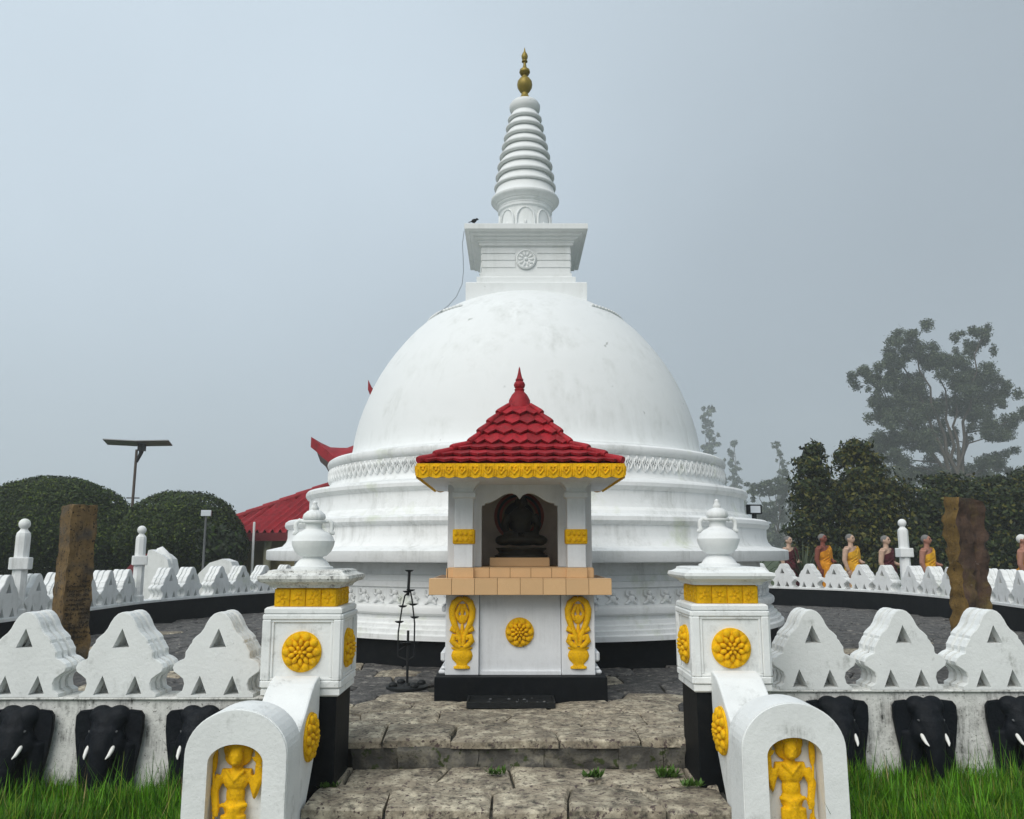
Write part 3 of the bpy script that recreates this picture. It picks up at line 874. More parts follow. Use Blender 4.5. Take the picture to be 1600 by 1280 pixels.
# roof
b = MB(); b.box(-1.0, 1.0, 8.17, 10.13, 2.215, 2.33); b.build('soffit', M['clean'], shrine)
RYC = 9.15
roof = MB()
roof.add([(-1.02, RYC - 1.0, 2.35), (1.02, RYC - 1.0, 2.35), (1.02, RYC + 1.0, 2.35), (-1.02, RYC + 1.0, 2.35)], [(3, 2, 1, 0)])
roof.lathe([(.985, 2.34), (.515, 2.605), (.115, 3.085), (.1, 3.11)], square=True, cx=0, cy=RYC)
rf = roof.build('roof', M['red'], shrine)
def tile_row(hw_bot, z_bot, hw_top, z_top, n, first):
    """one row of pointed tiles on each of the four slopes; every tile a mesh of its own"""
    slope = math.atan2(z_top - z_bot, hw_bot - hw_top)
    L = math.hypot(z_top - z_bot, hw_bot - hw_top)
    w = 2 * hw_bot / n
    me = {}
    for k in range(n):
        # tile outline on the slope plane (u across, v up); outer ones are cut along the hip
        u0, u1 = -hw_bot + k * w, -hw_bot + (k + 1) * w
        lim = lambda v: hw_bot + (hw_top - hw_bot) * v / L
        vt = L * 1.06
        ul, ur = max(u0, -lim(vt)), min(u1, lim(vt))
        if ur <= ul: ul = ur = (max(-lim(vt), min(lim(vt), (u0 + u1) / 2)))
        pts = [(u0 + .001, .058), ((u0 + u1) / 2, -.016), (u1 - .001, .058)]
        if ur - ul > 1e-4: pts += [(ur - .001, vt), (ul + .001, vt)]
        else: pts += [(ul, vt)]
        t = MB()
        th = .026
        lift0, lift1 = .020, .004
        top = [(u, v, (lift0 + th) * (1 - v / L) + (lift1 + 0.004) * v / L) for u, v in pts]
        bot = [(u, v, (lift0) * (1 - v / L) - .002) for u, v in pts]
        nn = len(pts)
        fs = [tuple(range(nn)), tuple(range(2 * nn - 1, nn - 1, -1))]
        for i in range(nn):
            j = (i + 1) % nn
            fs.append((j, i, i + nn, j + nn))
        # slope plane -> object space (front face, outwards -Y)
        mt = Matrix.Translation((0, -hw_bot, z_bot)) @ Matrix.Rotation(slope, 4, 'X')
        t.add(top + bot, fs, mt)
        me[k] = t.mesh('roof_tile', M['red'])
    for rz in (0, PI / 2, PI, -PI / 2):
        for k in range(n):
            link('roof_tile', me[k], rf, (0, RYC, 0), (0, 0, rz))
        # hip cap at this row
        pa = Vector((-hw_bot - .012, -hw_bot - .012, z_bot + .03)); pb = Vector((-hw_top, -hw_top, z_top + .02))
        t = MB(); t.tube([pa, pa.lerp(pb, .12), pb], [.036, .040, .024], 8)
        link('hip_tile', t.mesh('hip_tile', M['red'], 50), rf, (0, RYC, 0), (0, 0, rz))
rows = [(1.01, 2.355, .85, 2.435, 12), (.86, 2.43, .69, 2.52, 10), (.70, 2.515, .515, 2.61, 8),
        (.525, 2.60, .42, 2.73, 7), (.43, 2.72, .32, 2.853, 5), (.33, 2.84, .22, 2.972, 4), (.23, 2.96, .12, 3.085, 3)]
for i, (a_, z0, c_, z1, n_) in enumerate(rows): tile_row(a_, z0, c_, z1, n_, i == 0)
b = MB(); b.lathe([(z[0], 3.055 + (z[1] - 3.0) * .955) for z in [(.135, 3.0), (.14, 3.04), (.125, 3.075), (.12, 3.13), (.09, 3.19), (.06, 3.225), (.052, 3.235), (.058, 3.26), (.045, 3.27), (.058, 3.285), (.066, 3.315), (.055, 3.345), (.04, 3.36), (.048, 3.375), (.032, 3.40), (.018, 3.46), (.008, 3.52), (0, 3.54)]], 24, cy=RYC); b.build('roof_finial', M['red'], shrine, smooth=40)
# gold fascia plaques
fb = MB(); fb.box(-1.025, 1.025, 8.14, 8.165, 2.22, 2.349); fb.box(-1.025, 1.025, 10.135, 10.16, 2.22, 2.349)
fb.box(-1.025, -1.0, 8.166, 10.134, 2.22, 2.349); fb.box(1.0, 1.025, 8.166, 10.134, 2.22, 2.349)
fas = fb.build('fascia', M['gold'], shrine)
b = MB()
w = .1294
b.prism([[(-w / 2 + .001, .148), (-w / 2 + .001, .02), (-.03, .006), (0, 0), (.03, .006), (w / 2 - .001, .02), (w / 2 - .001, .148)]], -.014, 0)
for q in (-1, 1):
    b.tube([(0, -.018, .04), (q * .035, -.02, .085), (q * .03, -.02, .12), (q * .008, -.02, .112)], [.008, .011, .011, .008], 6)
    b.tube([(q * .05, -.016, .03), (q * .055, -.018, .09)], .007, 5)
b.ell((0, -.016, .09), (.014, .01, .018), 6, 5)
pl = b.mesh('fascia_plaque', M['gold'], 50)
for rz, half_, cyy in ((0, 1.04, 1.01), (PI, 1.04, 1.01), (PI / 2, 1.01, 1.04), (-PI / 2, 1.01, 1.04)):
    for k in range(16):
        x = -1.035 + .0647 + k * w
        p = Matrix.Rotation(rz, 3, 'Z') @ Vector((x * (1 if half_ > 1.02 else .985), -(cyy + (.0 if half_ > 1.02 else -.014)), 0))
        link('fascia_plaque', pl, fas, (p.x, RYC + p.y, 2.205), (0, 0, rz))

# seated figure in the niche
b = MB()
b.ell((0, -.02, .10), (.27, .17, .07)); b.ell((-.2, -.06, .09), (.1, .11, .06)); b.ell((.2, -.06, .09), (.1, .11, .06))
b.ell((0, .03, .27), (.115, .085, .17)); b.ell((0, .02, .36), (.155, .085, .08)); b.ell((0, .02, .42), (.10, .07, .05))
for s in (-1, 1):
    b.tube([(s * .145, .02, .38), (s * .19, .01, .27), (s * .165, -.08, .17), (s * .03, -.15, .145)], [.05, .047, .04, .03], 10)
b.tube([(0, .02, .42), (0, .01, .5)], .04, 10); b.ell((0, 0, .535), (.062, .07, .082)); b.ell((0, .015, .61), (.036, .036, .03)); b.tube([(0, .015, .63), (0, .015, .67)], [.014, .003], 6)
b.ell((0, -.068, .53), (.012, .014, .02), 8, 5)
for s in (-1, 1): b.ell((s * .064, .01, .52), (.012, .02, .042), 8, 5)
bud = thing('seated_statue', 'dark bronze seated figure with crossed legs inside the shrine niche', 'statue', (CXS + .02, 9.46, 1.421))
link('figure', fuse(b, .009, 3, name='figure', m=M['bronze']), bud, (0, 0, .10))
b = MB(); b.lathe([(.30, 0), (.30, .02), (.27, .035), (.25, .055), (.27, .08), (.29, .095), (.29, .108), (.2, .11)], 28, mtx=Matrix.Diagonal((1, .72, 1, 1))); b.build('lotus_base', M['bronze'], bud, smooth=40)

# black tray in front, oil lamp stand
tr = thing('offering_tray', 'low black metal tray lying against the black shrine plinth', 'tray', (-.01, 8.26, 0))
b = MB(); b.box(-.43, .43, 0, .39, .0, .03); b.box(-.43, .43, 0, .015, .031, .055); b.box(-.43, .43, .375, .39, .031, .055); b.box(-.43, -.415, .0155, .3745, .031, .055); b.box(.415, .43, .0155, .3745, .031, .055); b.build('pan', M['iron'], tr)
b = MB()
for k in range(16):
    x, y, r_ = random.uniform(-.38, .38), random.uniform(.03, .36), random.uniform(.006, .022)
    b.ell((x, y, .034), (r_, r_ * random.uniform(.4, 1), .008), 6, 4, rot=(0, 0, random.uniform(0, 3)))
o = b.build('wick_ash', M['steel'], tr); o['kind'] = 'stuff'
ls = thing('oil_lamp_stand', 'thin black iron oil lamp stand with small dishes beside the shrine', 'lamp stand', (-1.155, 9.4, 0))
b = MB(); b.tube([(0, 0, .05), (0, 0, .62)], .014, 8); b.tube([(-.11, 0, .34), (-.11, 0, .60), (-.075, 0, .86), (-.045, 0, 1.0)], .009, 6); b.tube([(.07, .0, .34), (.07, 0, .7), (.035, 0, .96), (.015, 0, 1.05)], .009, 6)
b.tube([(-.01, 0, 1.0), (0, 0, 1.27)], .016, 8); b.tube([(-.11, 0, .40), (0, 0, .47), (.07, 0, .47)], .008, 6)
b.tube([(-.045, 0, 1.0), (.015, 0, 1.05)], .01, 6); b.tube([(-.11, 0, .34), (0, 0, .3), (.07, 0, .34)], .009, 6)
b.build('stem', M['iron'], ls, smooth=60)
b = MB(); b.lathe([(.01, 0), (.03, .004), (.048, .016), (.05, .022), (.03, .012), (.0, .008)], 14)
dish = b.mesh('dish', M['iron'], 50)
for x, z in ((0, 1.26), (-.02, 1.03), (.02, 1.045), (-.065, .87), (.05, .89), (-.10, .70), (.07, .75), (-.0, .47), (.075, .48), (-.04, .47)):
    link('dish', dish, ls, (x, -.01, z))
b = MB(); b.lathe([(.23, 0.005), (.23, .03), (.2, .04), (.05, .035), (.03, .06), (0, .06)], 24)
for k in range(4): b.ell((.17 * math.cos(k * 1.6 + .5), .17 * math.sin(k * 1.6 + .5), .05), (.05, .05, .035), 8, 6)
b.build('foot_dish', M['iron'], ls, smooth=40)

# ------------------------------------------------------------------ merlon, elephant (shared meshes)
halfp = [(0.300, 0), (0.300, .025), (.262, .05), (.25, .10), (.262, .14), (.30, .17), (.338, .195), (.348, .225), (.332, .255), (.295, .28), (.262, .292), (.255, .31), (.255, .345), (.238, .37), (.222, .40), (.208, .412), (.205, .435),
         (.18, .462), (.145, .49), (.12, .525), (.10, .57), (.075, .61), (.045, .638), (.015, .65)]
def merlon_mesh(m):
    mb = MB()
    def loops(inset, hs):
        P = [(x - inset if z > .03 else x, z - (inset * .6 if z > .3 else 0)) for x, z in halfp]
        out_ = [(x, z) for x, z in P] + [(-x, z) for x, z in P[::-1]]
        t = [[(0, .525), (-.068, .375), (.068, .375)]] + [[(c, .165), (c - .064, .018), (c + .064, .018)] for c in (-.128, .128)]
        return [out_] + t
    mb.prism(loops(0.006, 1), 0, .006)
    mb.prism(loops(0.0, 1), .0061, .085)
    mb.cur = 1; mb.prism(loops(0.022, 1), .0851, .125); mb.cur = 0
    mb.prism(loops(0.004, 1), .1251, .185)
    mb.cur = 1; mb.prism(loops(0.022, 1), .1851, .225); mb.cur = 0
    mb.prism(loops(0.0, 1), .2251, .304)
    mb.prism(loops(0.006, 1), .3041, .31)
    return mb.mesh('merlon', m)
MER = merlon_mesh([M['worn'], M['mould']])
MER_FAR = merlon_mesh([M['white'], M['white']])
b = MB()
b.box(-.16, .16, -.05, .02, -.5, .2)
for s in (-1, 1):
    b.ell((s * .065, -.07, .235), (.095, .10, .085)); b.ell((s * .085, -.13, .04), (.075, .10, .11)); b.ell((s * .06, -.19, .13), (.05, .05, .06))
    b.tube([(s * .13, -.06, .05), (s * .135, -.07, -.2), (s * .115, -.07, -.5)], [.095, .085, .08], 10)
b.ell((0, -.11, .14), (.125, .13, .16))
b.tube([(0, -.17, .12), (0, -.23, .0), (0, -.26, -.15), (0, -.25, -.32), (0, -.22, -.48)], [.10, .088, .07, .056, .045], 12)
ELE = fuse(b, .014, 4, name='elephant_head', m=M['elephant'])
def ear(s):
    mb = MB()
    P = [(.10, .25), (.15, .285), (.235, .275), (.262, .24), (.262, .14), (.248, .03), (.228, -.08), (.205, -.2), (.195, -.34), (.14, -.42), (.11, -.2), (.1, .05)]
    if s < 0: P = [(-x, z) for x, z in P][::-1]
    mb.prism([P], -.075, -.045); mb.prism([[(x * .97 + s * .004, z * .97 + .002) for x, z in P]], -.09, -.0751)
    return mb.mesh('ear', M['elephant'])
EARS = [ear(-1), ear(1)]
TUSK = []
for s in (-1, 1):
    mb = MB(); mb.tube([(s * .09, -.2, .045), (s * .094, -.25, .012), (s * .09, -.295, -.018), (s * .08, -.325, -.035)], [.017, .016, .012, .004], 10)
    TUSK.append(mb.mesh('tusk', M['ivory'], 60))
EYE = []
for s in (-1, 1):
    mb = MB(); mb.ell((s * .098, -.205, .14), (.02, .008, .009), 8, 5, rot=(0, s * -.4, s * .6)); EYE.append(mb.mesh('eye', M['steel'], 60))

def front_wall(label, y, x_in, x_out, merlons, elephants, zc):
    w_ = thing('parapet_wall', label, 'wall', ((x_in + x_out) / 2, y, 0))
    ox = (x_in + x_out) / 2
    x0, x1 = sorted((x_in, x_out))
    b = MB(); b.box(x0 - ox, x1 - ox, .035, .3, -.7, zc - .022); b.build('wall_base', M['mould'], w_)
    b = MB(); b.bbox(x0 - ox, x1 - ox, .01, .33, zc - .021, zc + .0, .008); b.build('coping', M['mould'], w_)
    for x in merlons: link('merlon', MER, w_, (x - ox, .012, zc + .0005), (0, 0, R(random.uniform(-.6, .6))))
    for x in elephants:
        e = link('elephant_head', ELE, w_, (x - ox, .03, -.005))
        e.scale = (1, .78, 1)
        for i in (0, 1):
            link('ear', EARS[i], e); link('tusk', TUSK[i], e); link('eye', EYE[i], e)
    return w_
front_wall('left white parapet wall with mouldy triangular-holed merlons above black elephant heads', 6.7, -1.885, -6.9, [-2.33, -3.096, -3.862, -4.628, -5.394, -6.16], [-2.42, -3.12, -3.82, -4.52, -5.22, -5.92, -6.62], .362)
front_wall('right white parapet wall with triangular-holed merlons above black elephant heads', 7.12, 1.985, 8.85, [2.535, 3.3, 4.066, 4.832, 5.598, 6.364, 7.13, 7.9], [2.68, 3.41, 4.18, 4.92, 5.66, 6.4, 7.14, 7.88], .352)

# ------------------------------------------------------------------ curved walls behind
POSTS = [(-7.75, 13.15), (-7.6, 17.0), (9.72, 20.6)]
def curved_wall(label, pts, zt=.48):
    o0 = pts[len(pts) // 2]
    w_ = thing('curved_wall', label, 'wall', (o0.x, o0.y, 0))
    P = [p - o0 for p in pts]
    nrm = []
    for i in range(len(P)):
        t = (P[min(i + 1, len(P) - 1)] - P[max(i - 1, 0)]).normalized()
        nrm.append(Vector((-t.y, t.x, 0)))          # outwards: path runs clockwise seen from above
    def sweep(sec, name, m):
        vs, fs = [], []; k = len(sec)
        for p, nn in zip(P, nrm):
            for d, z in sec: vs.append((p.x + nn.x * d, p.y + nn.y * d, z))
        for i in range(len(P) - 1):
            for j in range(k):
                j2 = (j + 1) % k
                fs.append((i * k + j, i * k + j2, (i + 1) * k + j2, (i + 1) * k + j))
        fs.append(tuple(range(k - 1, -1, -1))); fs.append(tuple((len(P) - 1) * k + j for j in range(k)))
        mb = MB(); mb.add(vs, fs)
        me = mb.mesh(name, m)
        bm = bmesh.new(); bm.from_mesh(me); bmesh.ops.recalc_face_normals(bm, faces=bm.faces[:]); bm.to_mesh(me); bm.free()
        return link(name, me, w_)
    sweep([(0, -.3), (0, zt - .045), (.34, zt - .045), (.34, -.3)], 'wall_base', M['black'])
    sweep([(-.02, zt - .0445), (-.02, zt), (.36, zt), (.36, zt - .0445)], 'coping', M['white'])
    acc = .4
    posts = [Vector((x, y, 0)) - Vector((o0.x, o0.y, 0)) for x, y in POSTS]
    for i in range(1, len(P)):
        acc += (P[i] - P[i - 1]).length
        if acc >= .775:
            acc -= .775
            if any((P[i] - q).length < .36 for q in posts): continue
            t = (P[i] - P[i - 1]).normalized(); nn = nrm[i]
            link('merlon', MER_FAR, w_, (P[i].x + nn.x * .01, P[i].y + nn.y * .01, zt + .0005), (0, 0, math.atan2(t.y, t.x)))
    return w_
split = min(range(len(PATH)), key=lambda i: abs(PATH[i].x - SX) if PATH[i].y > 20 else 99)
curved_wall('white crenellated curved wall with black base on the left of the stupa', PATH[2:split + 1])
curved_wall('white crenellated curved wall with black base on the right of the stupa', PATH[split:-2])

# ball topped posts
bp = thing('ball_topped_post', 'nearest ball-topped white post, at the left edge behind the wall merlons', 'post', (-7.9, 13.5, .48), 0, 'ball topped posts along the curved wall')
b = MB(); b.lathe([(.135, 0), (.135, .10), (.12, .12), (.112, .13), (.108, .72)], 8, a0=PI / 8); b.build('shaft', M['white'], bp)
b = MB(); b.bbox(-.14, .14, -.14, .14, .721, .91, .012); b.build('block', M['white'], bp)
b = MB(); b.lathe([(.106, .911), (.106, 1.24), (.098, 1.29), (.06, 1.335), (.05, 1.36)], 8, a0=PI / 8); b.build('shaft_top', M['white'], bp)
b = MB(); b.ell((0, 0, 1.43), (.088, .088, .088), 16, 10); b.build('ball', M['white'], bp, smooth=180)
km = childmap()
dup(bp, km, (*POSTS[1], .48), .5, 'ball-topped white post on the left wall in front of the round hedge')
c = dup(bp, km, (*POSTS[2], .48), 0, 'ball-topped white post on the right wall between two monk statues'); c.scale = (1.15, 1.15, 1.18)
bp.location = (*POSTS[0], .48); bp.rotation_euler = (0, 0, .3)

# ------------------------------------------------------------------ gate pillars, urns
def gate_pillar(cx, y0, dz, label, side):
    p = thing('gate_pillar', label, 'pillar', (cx, y0 + .295, 0), 0, 'gate pillars beside the steps')
    h = .295
    b = MB(); b.bbox(-h + .025, h - .025, -h + .025, h - .025, -.62, .42 + dz, .006); b.build('base', M['black'], p)
    b = MB(); b.lathe([(h - .012, .4205 + dz), (h, .432 + dz), (h, .47 + dz), (h - .012, .482 + dz), (h - .012, 1.02 + dz), (h, 1.03 + dz), (h, 1.058 + dz), (h - .015, 1.072 + dz)], square=True)
    body = b.build('body', M['worn'], p)
    for rz in (0, PI / 2, -PI / 2, PI):
        f = MB()
        for a0, a1, c0, c1 in ((-h + .001, h - .001, .4825, .535), (-h + .001, h - .001, .98, 1.0195), (-h + .001, -h + .06, .5355, .9795), (h - .06, h - .001, .5355, .9795)):
            f.bbox(a0, a1, -h - .012, -h + .0105, c0 + dz, c1 + dz, .007)
        for a0, a1, c0, c1 in ((-h + .061, h - .061, .536, .556), (-h + .061, h - .061, .96, .979), (-h + .061, -h + .08, .5565, .9595), (h - .08, h - .061, .5565, .9595)):
            f.bbox(a0, a1, -h - .002, -h + .011, c0 + dz, c1 + dz, .004)
        f.build('panel_frame', M['worn'], body, rot=(0, 0, rz))
        q = Matrix.Rotation(rz, 3, 'Z') @ Vector((0.0, -h + .012, .745 + dz))
        link('rosette', ROS, body, q, (0, 0, rz))
    nb = bpy.data.objects.new('gold_frieze', None); COL.objects.link(nb); nb.parent = p
    hb = .24
    b = MB(); b.box(-hb + .012, hb - .012, -hb + .012, hb - .012, 1.068 + dz, 1.215 + dz); b.build('frieze_core', M['gold'], nb)
    for rz in (0, PI / 2, -PI / 2, PI):
        for k in range(4):
            w0 = 2 * hb / 4
            x = -hb + (k + .5) * w0
            t = MB(); t.bbox(x - w0 / 2 + .002, x + w0 / 2 - .002, -hb, -hb + .014, 1.073 + dz, 1.206 + dz, .005)
            for q in range(5):
                a = q * 1.2566 + k
                t.ell((x + .03 * math.cos(a), -hb - .001, 1.14 + dz + .035 * math.sin(a)), (.02, .007, .012), 6, 4, rot=(0, -a, 0))
            t.ell((x, -hb - .002, 1.14 + dz), (.014, .008, .014), 6, 4)
            t.build('gold_tile', M['gold'], nb, smooth=50, rot=(0, 0, rz))
    b = MB(); b.lathe([(.265, 1.2155 + dz), (.275, 1.235 + dz), (.30, 1.25 + dz), (.335, 1.262 + dz), (.35, 1.285 + dz), (.345, 1.308 + dz), (.315, 1.316 + dz), (.29, 1.33 + dz), (.285, 1.345 + dz), (.255, 1.352 + dz)], square=True)
    b.build('cap', M['mould'] if side < 0 else M['worn'], p)
    return p
GL = gate_pillar(-1.588, 6.4, 0.0, 'square white gate pillar left of the steps with mouldy cap, black foot and gold rosette', -1)
GR = gate_pillar(1.672, 6.46, 0.02, 'square white gate pillar right of the steps with clean cap, black foot and gold rosette', 1)
def urn(x, y, z, label, m, rz):
    u = thing('urn', label, 'urn', (x, y, z), rz, 'urns on the gate pillars')
    b = MB(); b.lathe([(.165, 0), (.165, .018), (.14, .026), (.125, .05), (.10, .075), (.08, .086), (.08, .095)], 28); b.build('foot', m, u, smooth=40)
    vs = MB(); n = 48; prof = [(.075, .094), (.11, .105), (.145, .14), (.165, .185), (.170, .215), (.1705, .222), (.164, .228), (.155, .255), (.125, .285), (.085, .305), (.068, .318), (.064, .345), (.068, .362), (.095, .372), (.095, .382), (.07, .388)]
    vv, ff = [], []
    for j, (r_, zz) in enumerate(prof):
        for i in range(n):
            a = 2 * PI * i / n
            k = 1 - (.018 * abs(math.sin(a * 8)) if 1 <= j <= 3 else 0)
            vv.append((r_ * k * math.cos(a), r_ * k * math.sin(a), zz))
    for j in range(len(prof) - 1):
        for i in range(n):
            i2 = (i + 1) % n
            ff.append((j * n + i, j * n + i2, (j + 1) * n + i2, (j + 1) * n + i))
    vs.add(vv, ff); vs.build('bowl', m, u, smooth=40)
    l = MB(); vv, ff = [], []
    prof = [(.05, .386), (.085, .392), (.092, .41), (.085, .435), (.055, .462), (.032, .47), (.036, .485), (.026, .50), (.018, .515), (.02, .53), (.0, .545)]
    for j, (r_, zz) in enumerate(prof):
        for i in range(n):
            a = 2 * PI * i / n; k = 1 - (.07 * abs(math.sin(a * 7)) if 1 <= j <= 4 else 0)
            vv.append((r_ * k * math.cos(a), r_ * k * math.sin(a), zz))
    for j in range(len(prof) - 1):
        for i in range(n):
            i2 = (i + 1) % n
            ff.append((j * n + i, j * n + i2, (j + 1) * n + i2, (j + 1) * n + i))
    l.add(vv, ff); l.build('lid', m, u, smooth=60)
    for s in (-1, 1):
        h_ = MB(); h_.tube([(s * .08, 0, .372), (s * .115, 0, .385), (s * .14, 0, .365), (s * .145, 0, .33), (s * .135, 0, .30), (s * .15, 0, .285), (s * .165, 0, .275)], [.014, .018, .019, .018, .019, .02, .008], 8)
        h_.build('handle', m, u, smooth=60)
    return u
urn(-1.602, 6.69, 1.352, 'ribbed white stone urn with handles and greenish stains on the left pillar', M['worn'], .15)
urn(1.678, 6.75, 1.372, 'clean white stone urn with handles standing on the right pillar', M['white'], -.1)

# ------------------------------------------------------------------ guard stones with figures, balustrades
b = MB()
# relief figure, origin at the belt, facing -Y
b.ell((0, -.045, .235), (.048, .055, .062)); b.ell((0, -.07, .205), (.028, .03, .025))
b.ell((0, .01, .272), (.102, .045, .082)); b.ell((0, .012, .225), (.092, .035, .06)); b.ell((0, -.03, .305), (.06, .05, .05)); b.ell((0, -.02, .35), (.028, .03, .035))
b.ell((0, -.096, .228), (.009, .011, .018), 8, 6); b.ell((-.019, -.094, .248), (.012, .01, .006), 8, 5); b.ell((.019, -.094, .248), (.012, .01, .006), 8, 5); b.ell((0, -.098, .205), (.016, .009, .006), 8, 5)
b.tube([(0, -.01, .13), (0, -.02, .2)], .034, 10)
b.ell((0, -.012, .095), (.088, .058, .07)); b.tube([(-.1, 0, .125), (.1, 0, .125)], .036, 10); b.ell((0, -.01, .01), (.064, .05, .085)); b.ell((0, -.01, -.06), (.078, .056, .06))
FIGPARTS = b
def figure(mirror):
    s = -1 if mirror else 1
    mb = MB(); mb.v, mb.f, mb.mi = list(FIGPARTS.v), list(FIGPARTS.f), list(FIGPARTS.mi)
    # lowered arm with the lotus stem (photo's left on the left stone)
    mb.tube([(-s * .105, -.01, .12), (-s * .138, -.02, .035), (-s * .118, -.05, -.05)], [.034, .03, .024], 10)
    mb.ell((-s * .115, -.055, -.07), (.026, .026, .03))
    for k in range(4): mb.tube([(-s * .13, -.06, -.06 - k * .012), (-s * .105, -.085, -.062 - k * .012), (-s * .092, -.075, -.064 - k * .012)], .0075, 5)
    mb.tube([(-s * .12, -.05, -.05), (-s * .10, -.08, -.045)], .008, 5)
    # raised arm
    mb.tube([(s * .105, -.01, .12), (s * .138, -.02, .01), (s * .15, -.02, .10), (s * .148, -.03, .19)], [.034, .034, .03, .022], 10)
    mb.ell((s * .148, -.035, .215), (.026, .016, .03))
    for k in range(4): mb.tube([(s * (.13 + k * .012), -.035, .235), (s * (.126 + k * .014), -.04, .265 + (.008 if k in (1, 2) else 0)), (s * (.128 + k * .013), -.05, .285 + (.01 if k in (1, 2) else 0))], [.0085, .008, .006], 6)
    mb.tube([(s * .125, -.04, .21), (s * .108, -.05, .235)], [.009, .006], 6)
    # waist cloth and legs
    mb.tube([(0, -.01, -.06), (0, -.015, -.3), (0, -.015, -.56)], [.088, .092, .1], 14, flat=.62)
    for q in (-1, 1): mb.tube([(q * .04, -.045, -.1), (q * .042, -.055, -.3), (q * .045, -.05, -.58)], [.045, .042, .036], 10)
    mb.tube([(-.085, -.03, -.045), (0, -.075, -.06), (.085, -.03, -.045)], .014, 8)
    mb.tube([(0, -.08, -.05), (0, -.095, -.3)], [.02, .014], 8)
    mb.tube([(-.06, -.05, .16), (0, -.07, .10), (.06, -.05, .16)], .012, 8)
    return fuse(mb, .006, 2, name='guardian_figure', m=M['gold'])
def lotus(mirror):
    s = -1 if mirror else 1
    mb = MB()
    mb.tube([(-s * .10, -.04, -.42), (-s * .125, -.06, -.2), (-s * .122, -.065, -.07), (-s * .14, -.04, .06), (-s * .15, -.025, .14)], .009, 7)
    mb.ell((-s * .15, -.015, .22), (.022, .02, .09), 10, 8); mb.ell((-s * .135, -.03, -.24), (.03, .016, .11), 10, 8, rot=(0, s * .12, 0))
    return mb.mesh('lotus_stem', M['gold'], 60)
def guardstone(x0, x1, y, ztop, label, mirror):
    cx, hw = (x0 + x1) / 2, (x1 - x0) / 2
    g_ = thing('guard_stone', label, 'guard stone', (cx, y, 0), 0, 'guard stones at the foot of the steps')
    zs = ztop - hw * .86
    def archpts(w, zt, sp, zb, k=.86):
        return [(w, zb)] + [(w * math.cos(t), sp + (zt - sp) * math.sin(t)) for t in np.linspace(0, PI, 25)] + [(-w, zb)]
    A = archpts(hw, ztop, zs, -.66)
    nw, nzt = .168, ztop - .205
    Nn = archpts(nw, nzt, nzt - .11, -.60)
    b = MB()
    b.prism([[(x * .985, z - (.006 if z > 0 else 0)) for x, z in A], Nn], 0, .012)
    b.prism([A, Nn], .0121, .14)
    b.prism([A], .1402, .30)
    b.build('stone', M['worn'], g_)
    b = MB(); b.prism([[(x * .97, z - .012) for x, z in archpts(hw, ztop, zs, -.66)]], .3003, .36); b.build('back_slab', M['worn'], g_)
    fig = link('guardian_figure', figure(mirror), g_, (-.02 if not mirror else .0, .115, ztop - .53))
    link('lotus_stem', lotus(mirror), fig)
    fig.scale = (.93, .75, 1)
    return g_
guardstone(-1.995, -1.365, 5.26, .54, 'arched white guard stone left of the steps holding a gold guardian with lotus stem', False)
guardstone(1.405, 2.045, 5.28, .575, 'arched white guard stone right of the steps with a mirrored gold guardian in its niche', True)
for nm in ():
    pass
def balustrade(x0, x1, y0, y1, dz, label, inner):
    t = thing('balustrade', label, 'balustrade', ((x0 + x1) / 2, y1, 0), 0, 'curved balustrades of the steps')
    L = y1 - y0
    prof = [(0, .57), (-.04, .575), (-.1, .565), (-.18, .54), (-.28, .48), (-.4, .39), (-.52, .31), (-.66, .25), (-L, .22), (-L, -.62), (-.62, -.62), (-.5, -.5), (-.36, -.3), (-.22, -.12), (-.1, .04), (-.03, .18), (0, .33)]
    prof = [(u, z + dz) for u, z in prof]
    hw = (x1 - x0) / 2
    b = MB()
    for i, (w_, e) in enumerate(((hw, 0),)):
        # prism in (y, z) extruded along x
        b.prism([prof[::-1]], -hw, hw, mtx=Matrix(((0, 1, 0, 0), (1, 0, 0, 0), (0, 0, 1, 0), (0, 0, 0, 1))))
    me = b.mesh('rail', M['worn'])
    bm = bmesh.new(); bm.from_mesh(me); bmesh.ops.recalc_face_normals(bm, faces=bm.faces[:])
    bmesh.ops.bevel(bm, geom=[e for e in bm.edges if len(e.link_faces) == 2 and e.calc_face_angle(0) > 1.2], offset=.014, segments=2, affect='EDGES', profile=.5)
    bm.to_mesh(me); bm.free()
    link('rail', me, t)
    for s in (-1, 1):
        link('rosette', ROS_S, t, (s * (hw + .001), -.30, .20 + dz), (0, 0, s * PI / 2))
    return t
balustrade(-1.775, -1.435, 5.625, 6.398, 0, 'curved white balustrade with gold rosette left of the steps', 1)
balustrade(1.505, 1.845, 5.645, 6.458, .03, 'curved white balustrade with gold rosette right of the steps', -1)

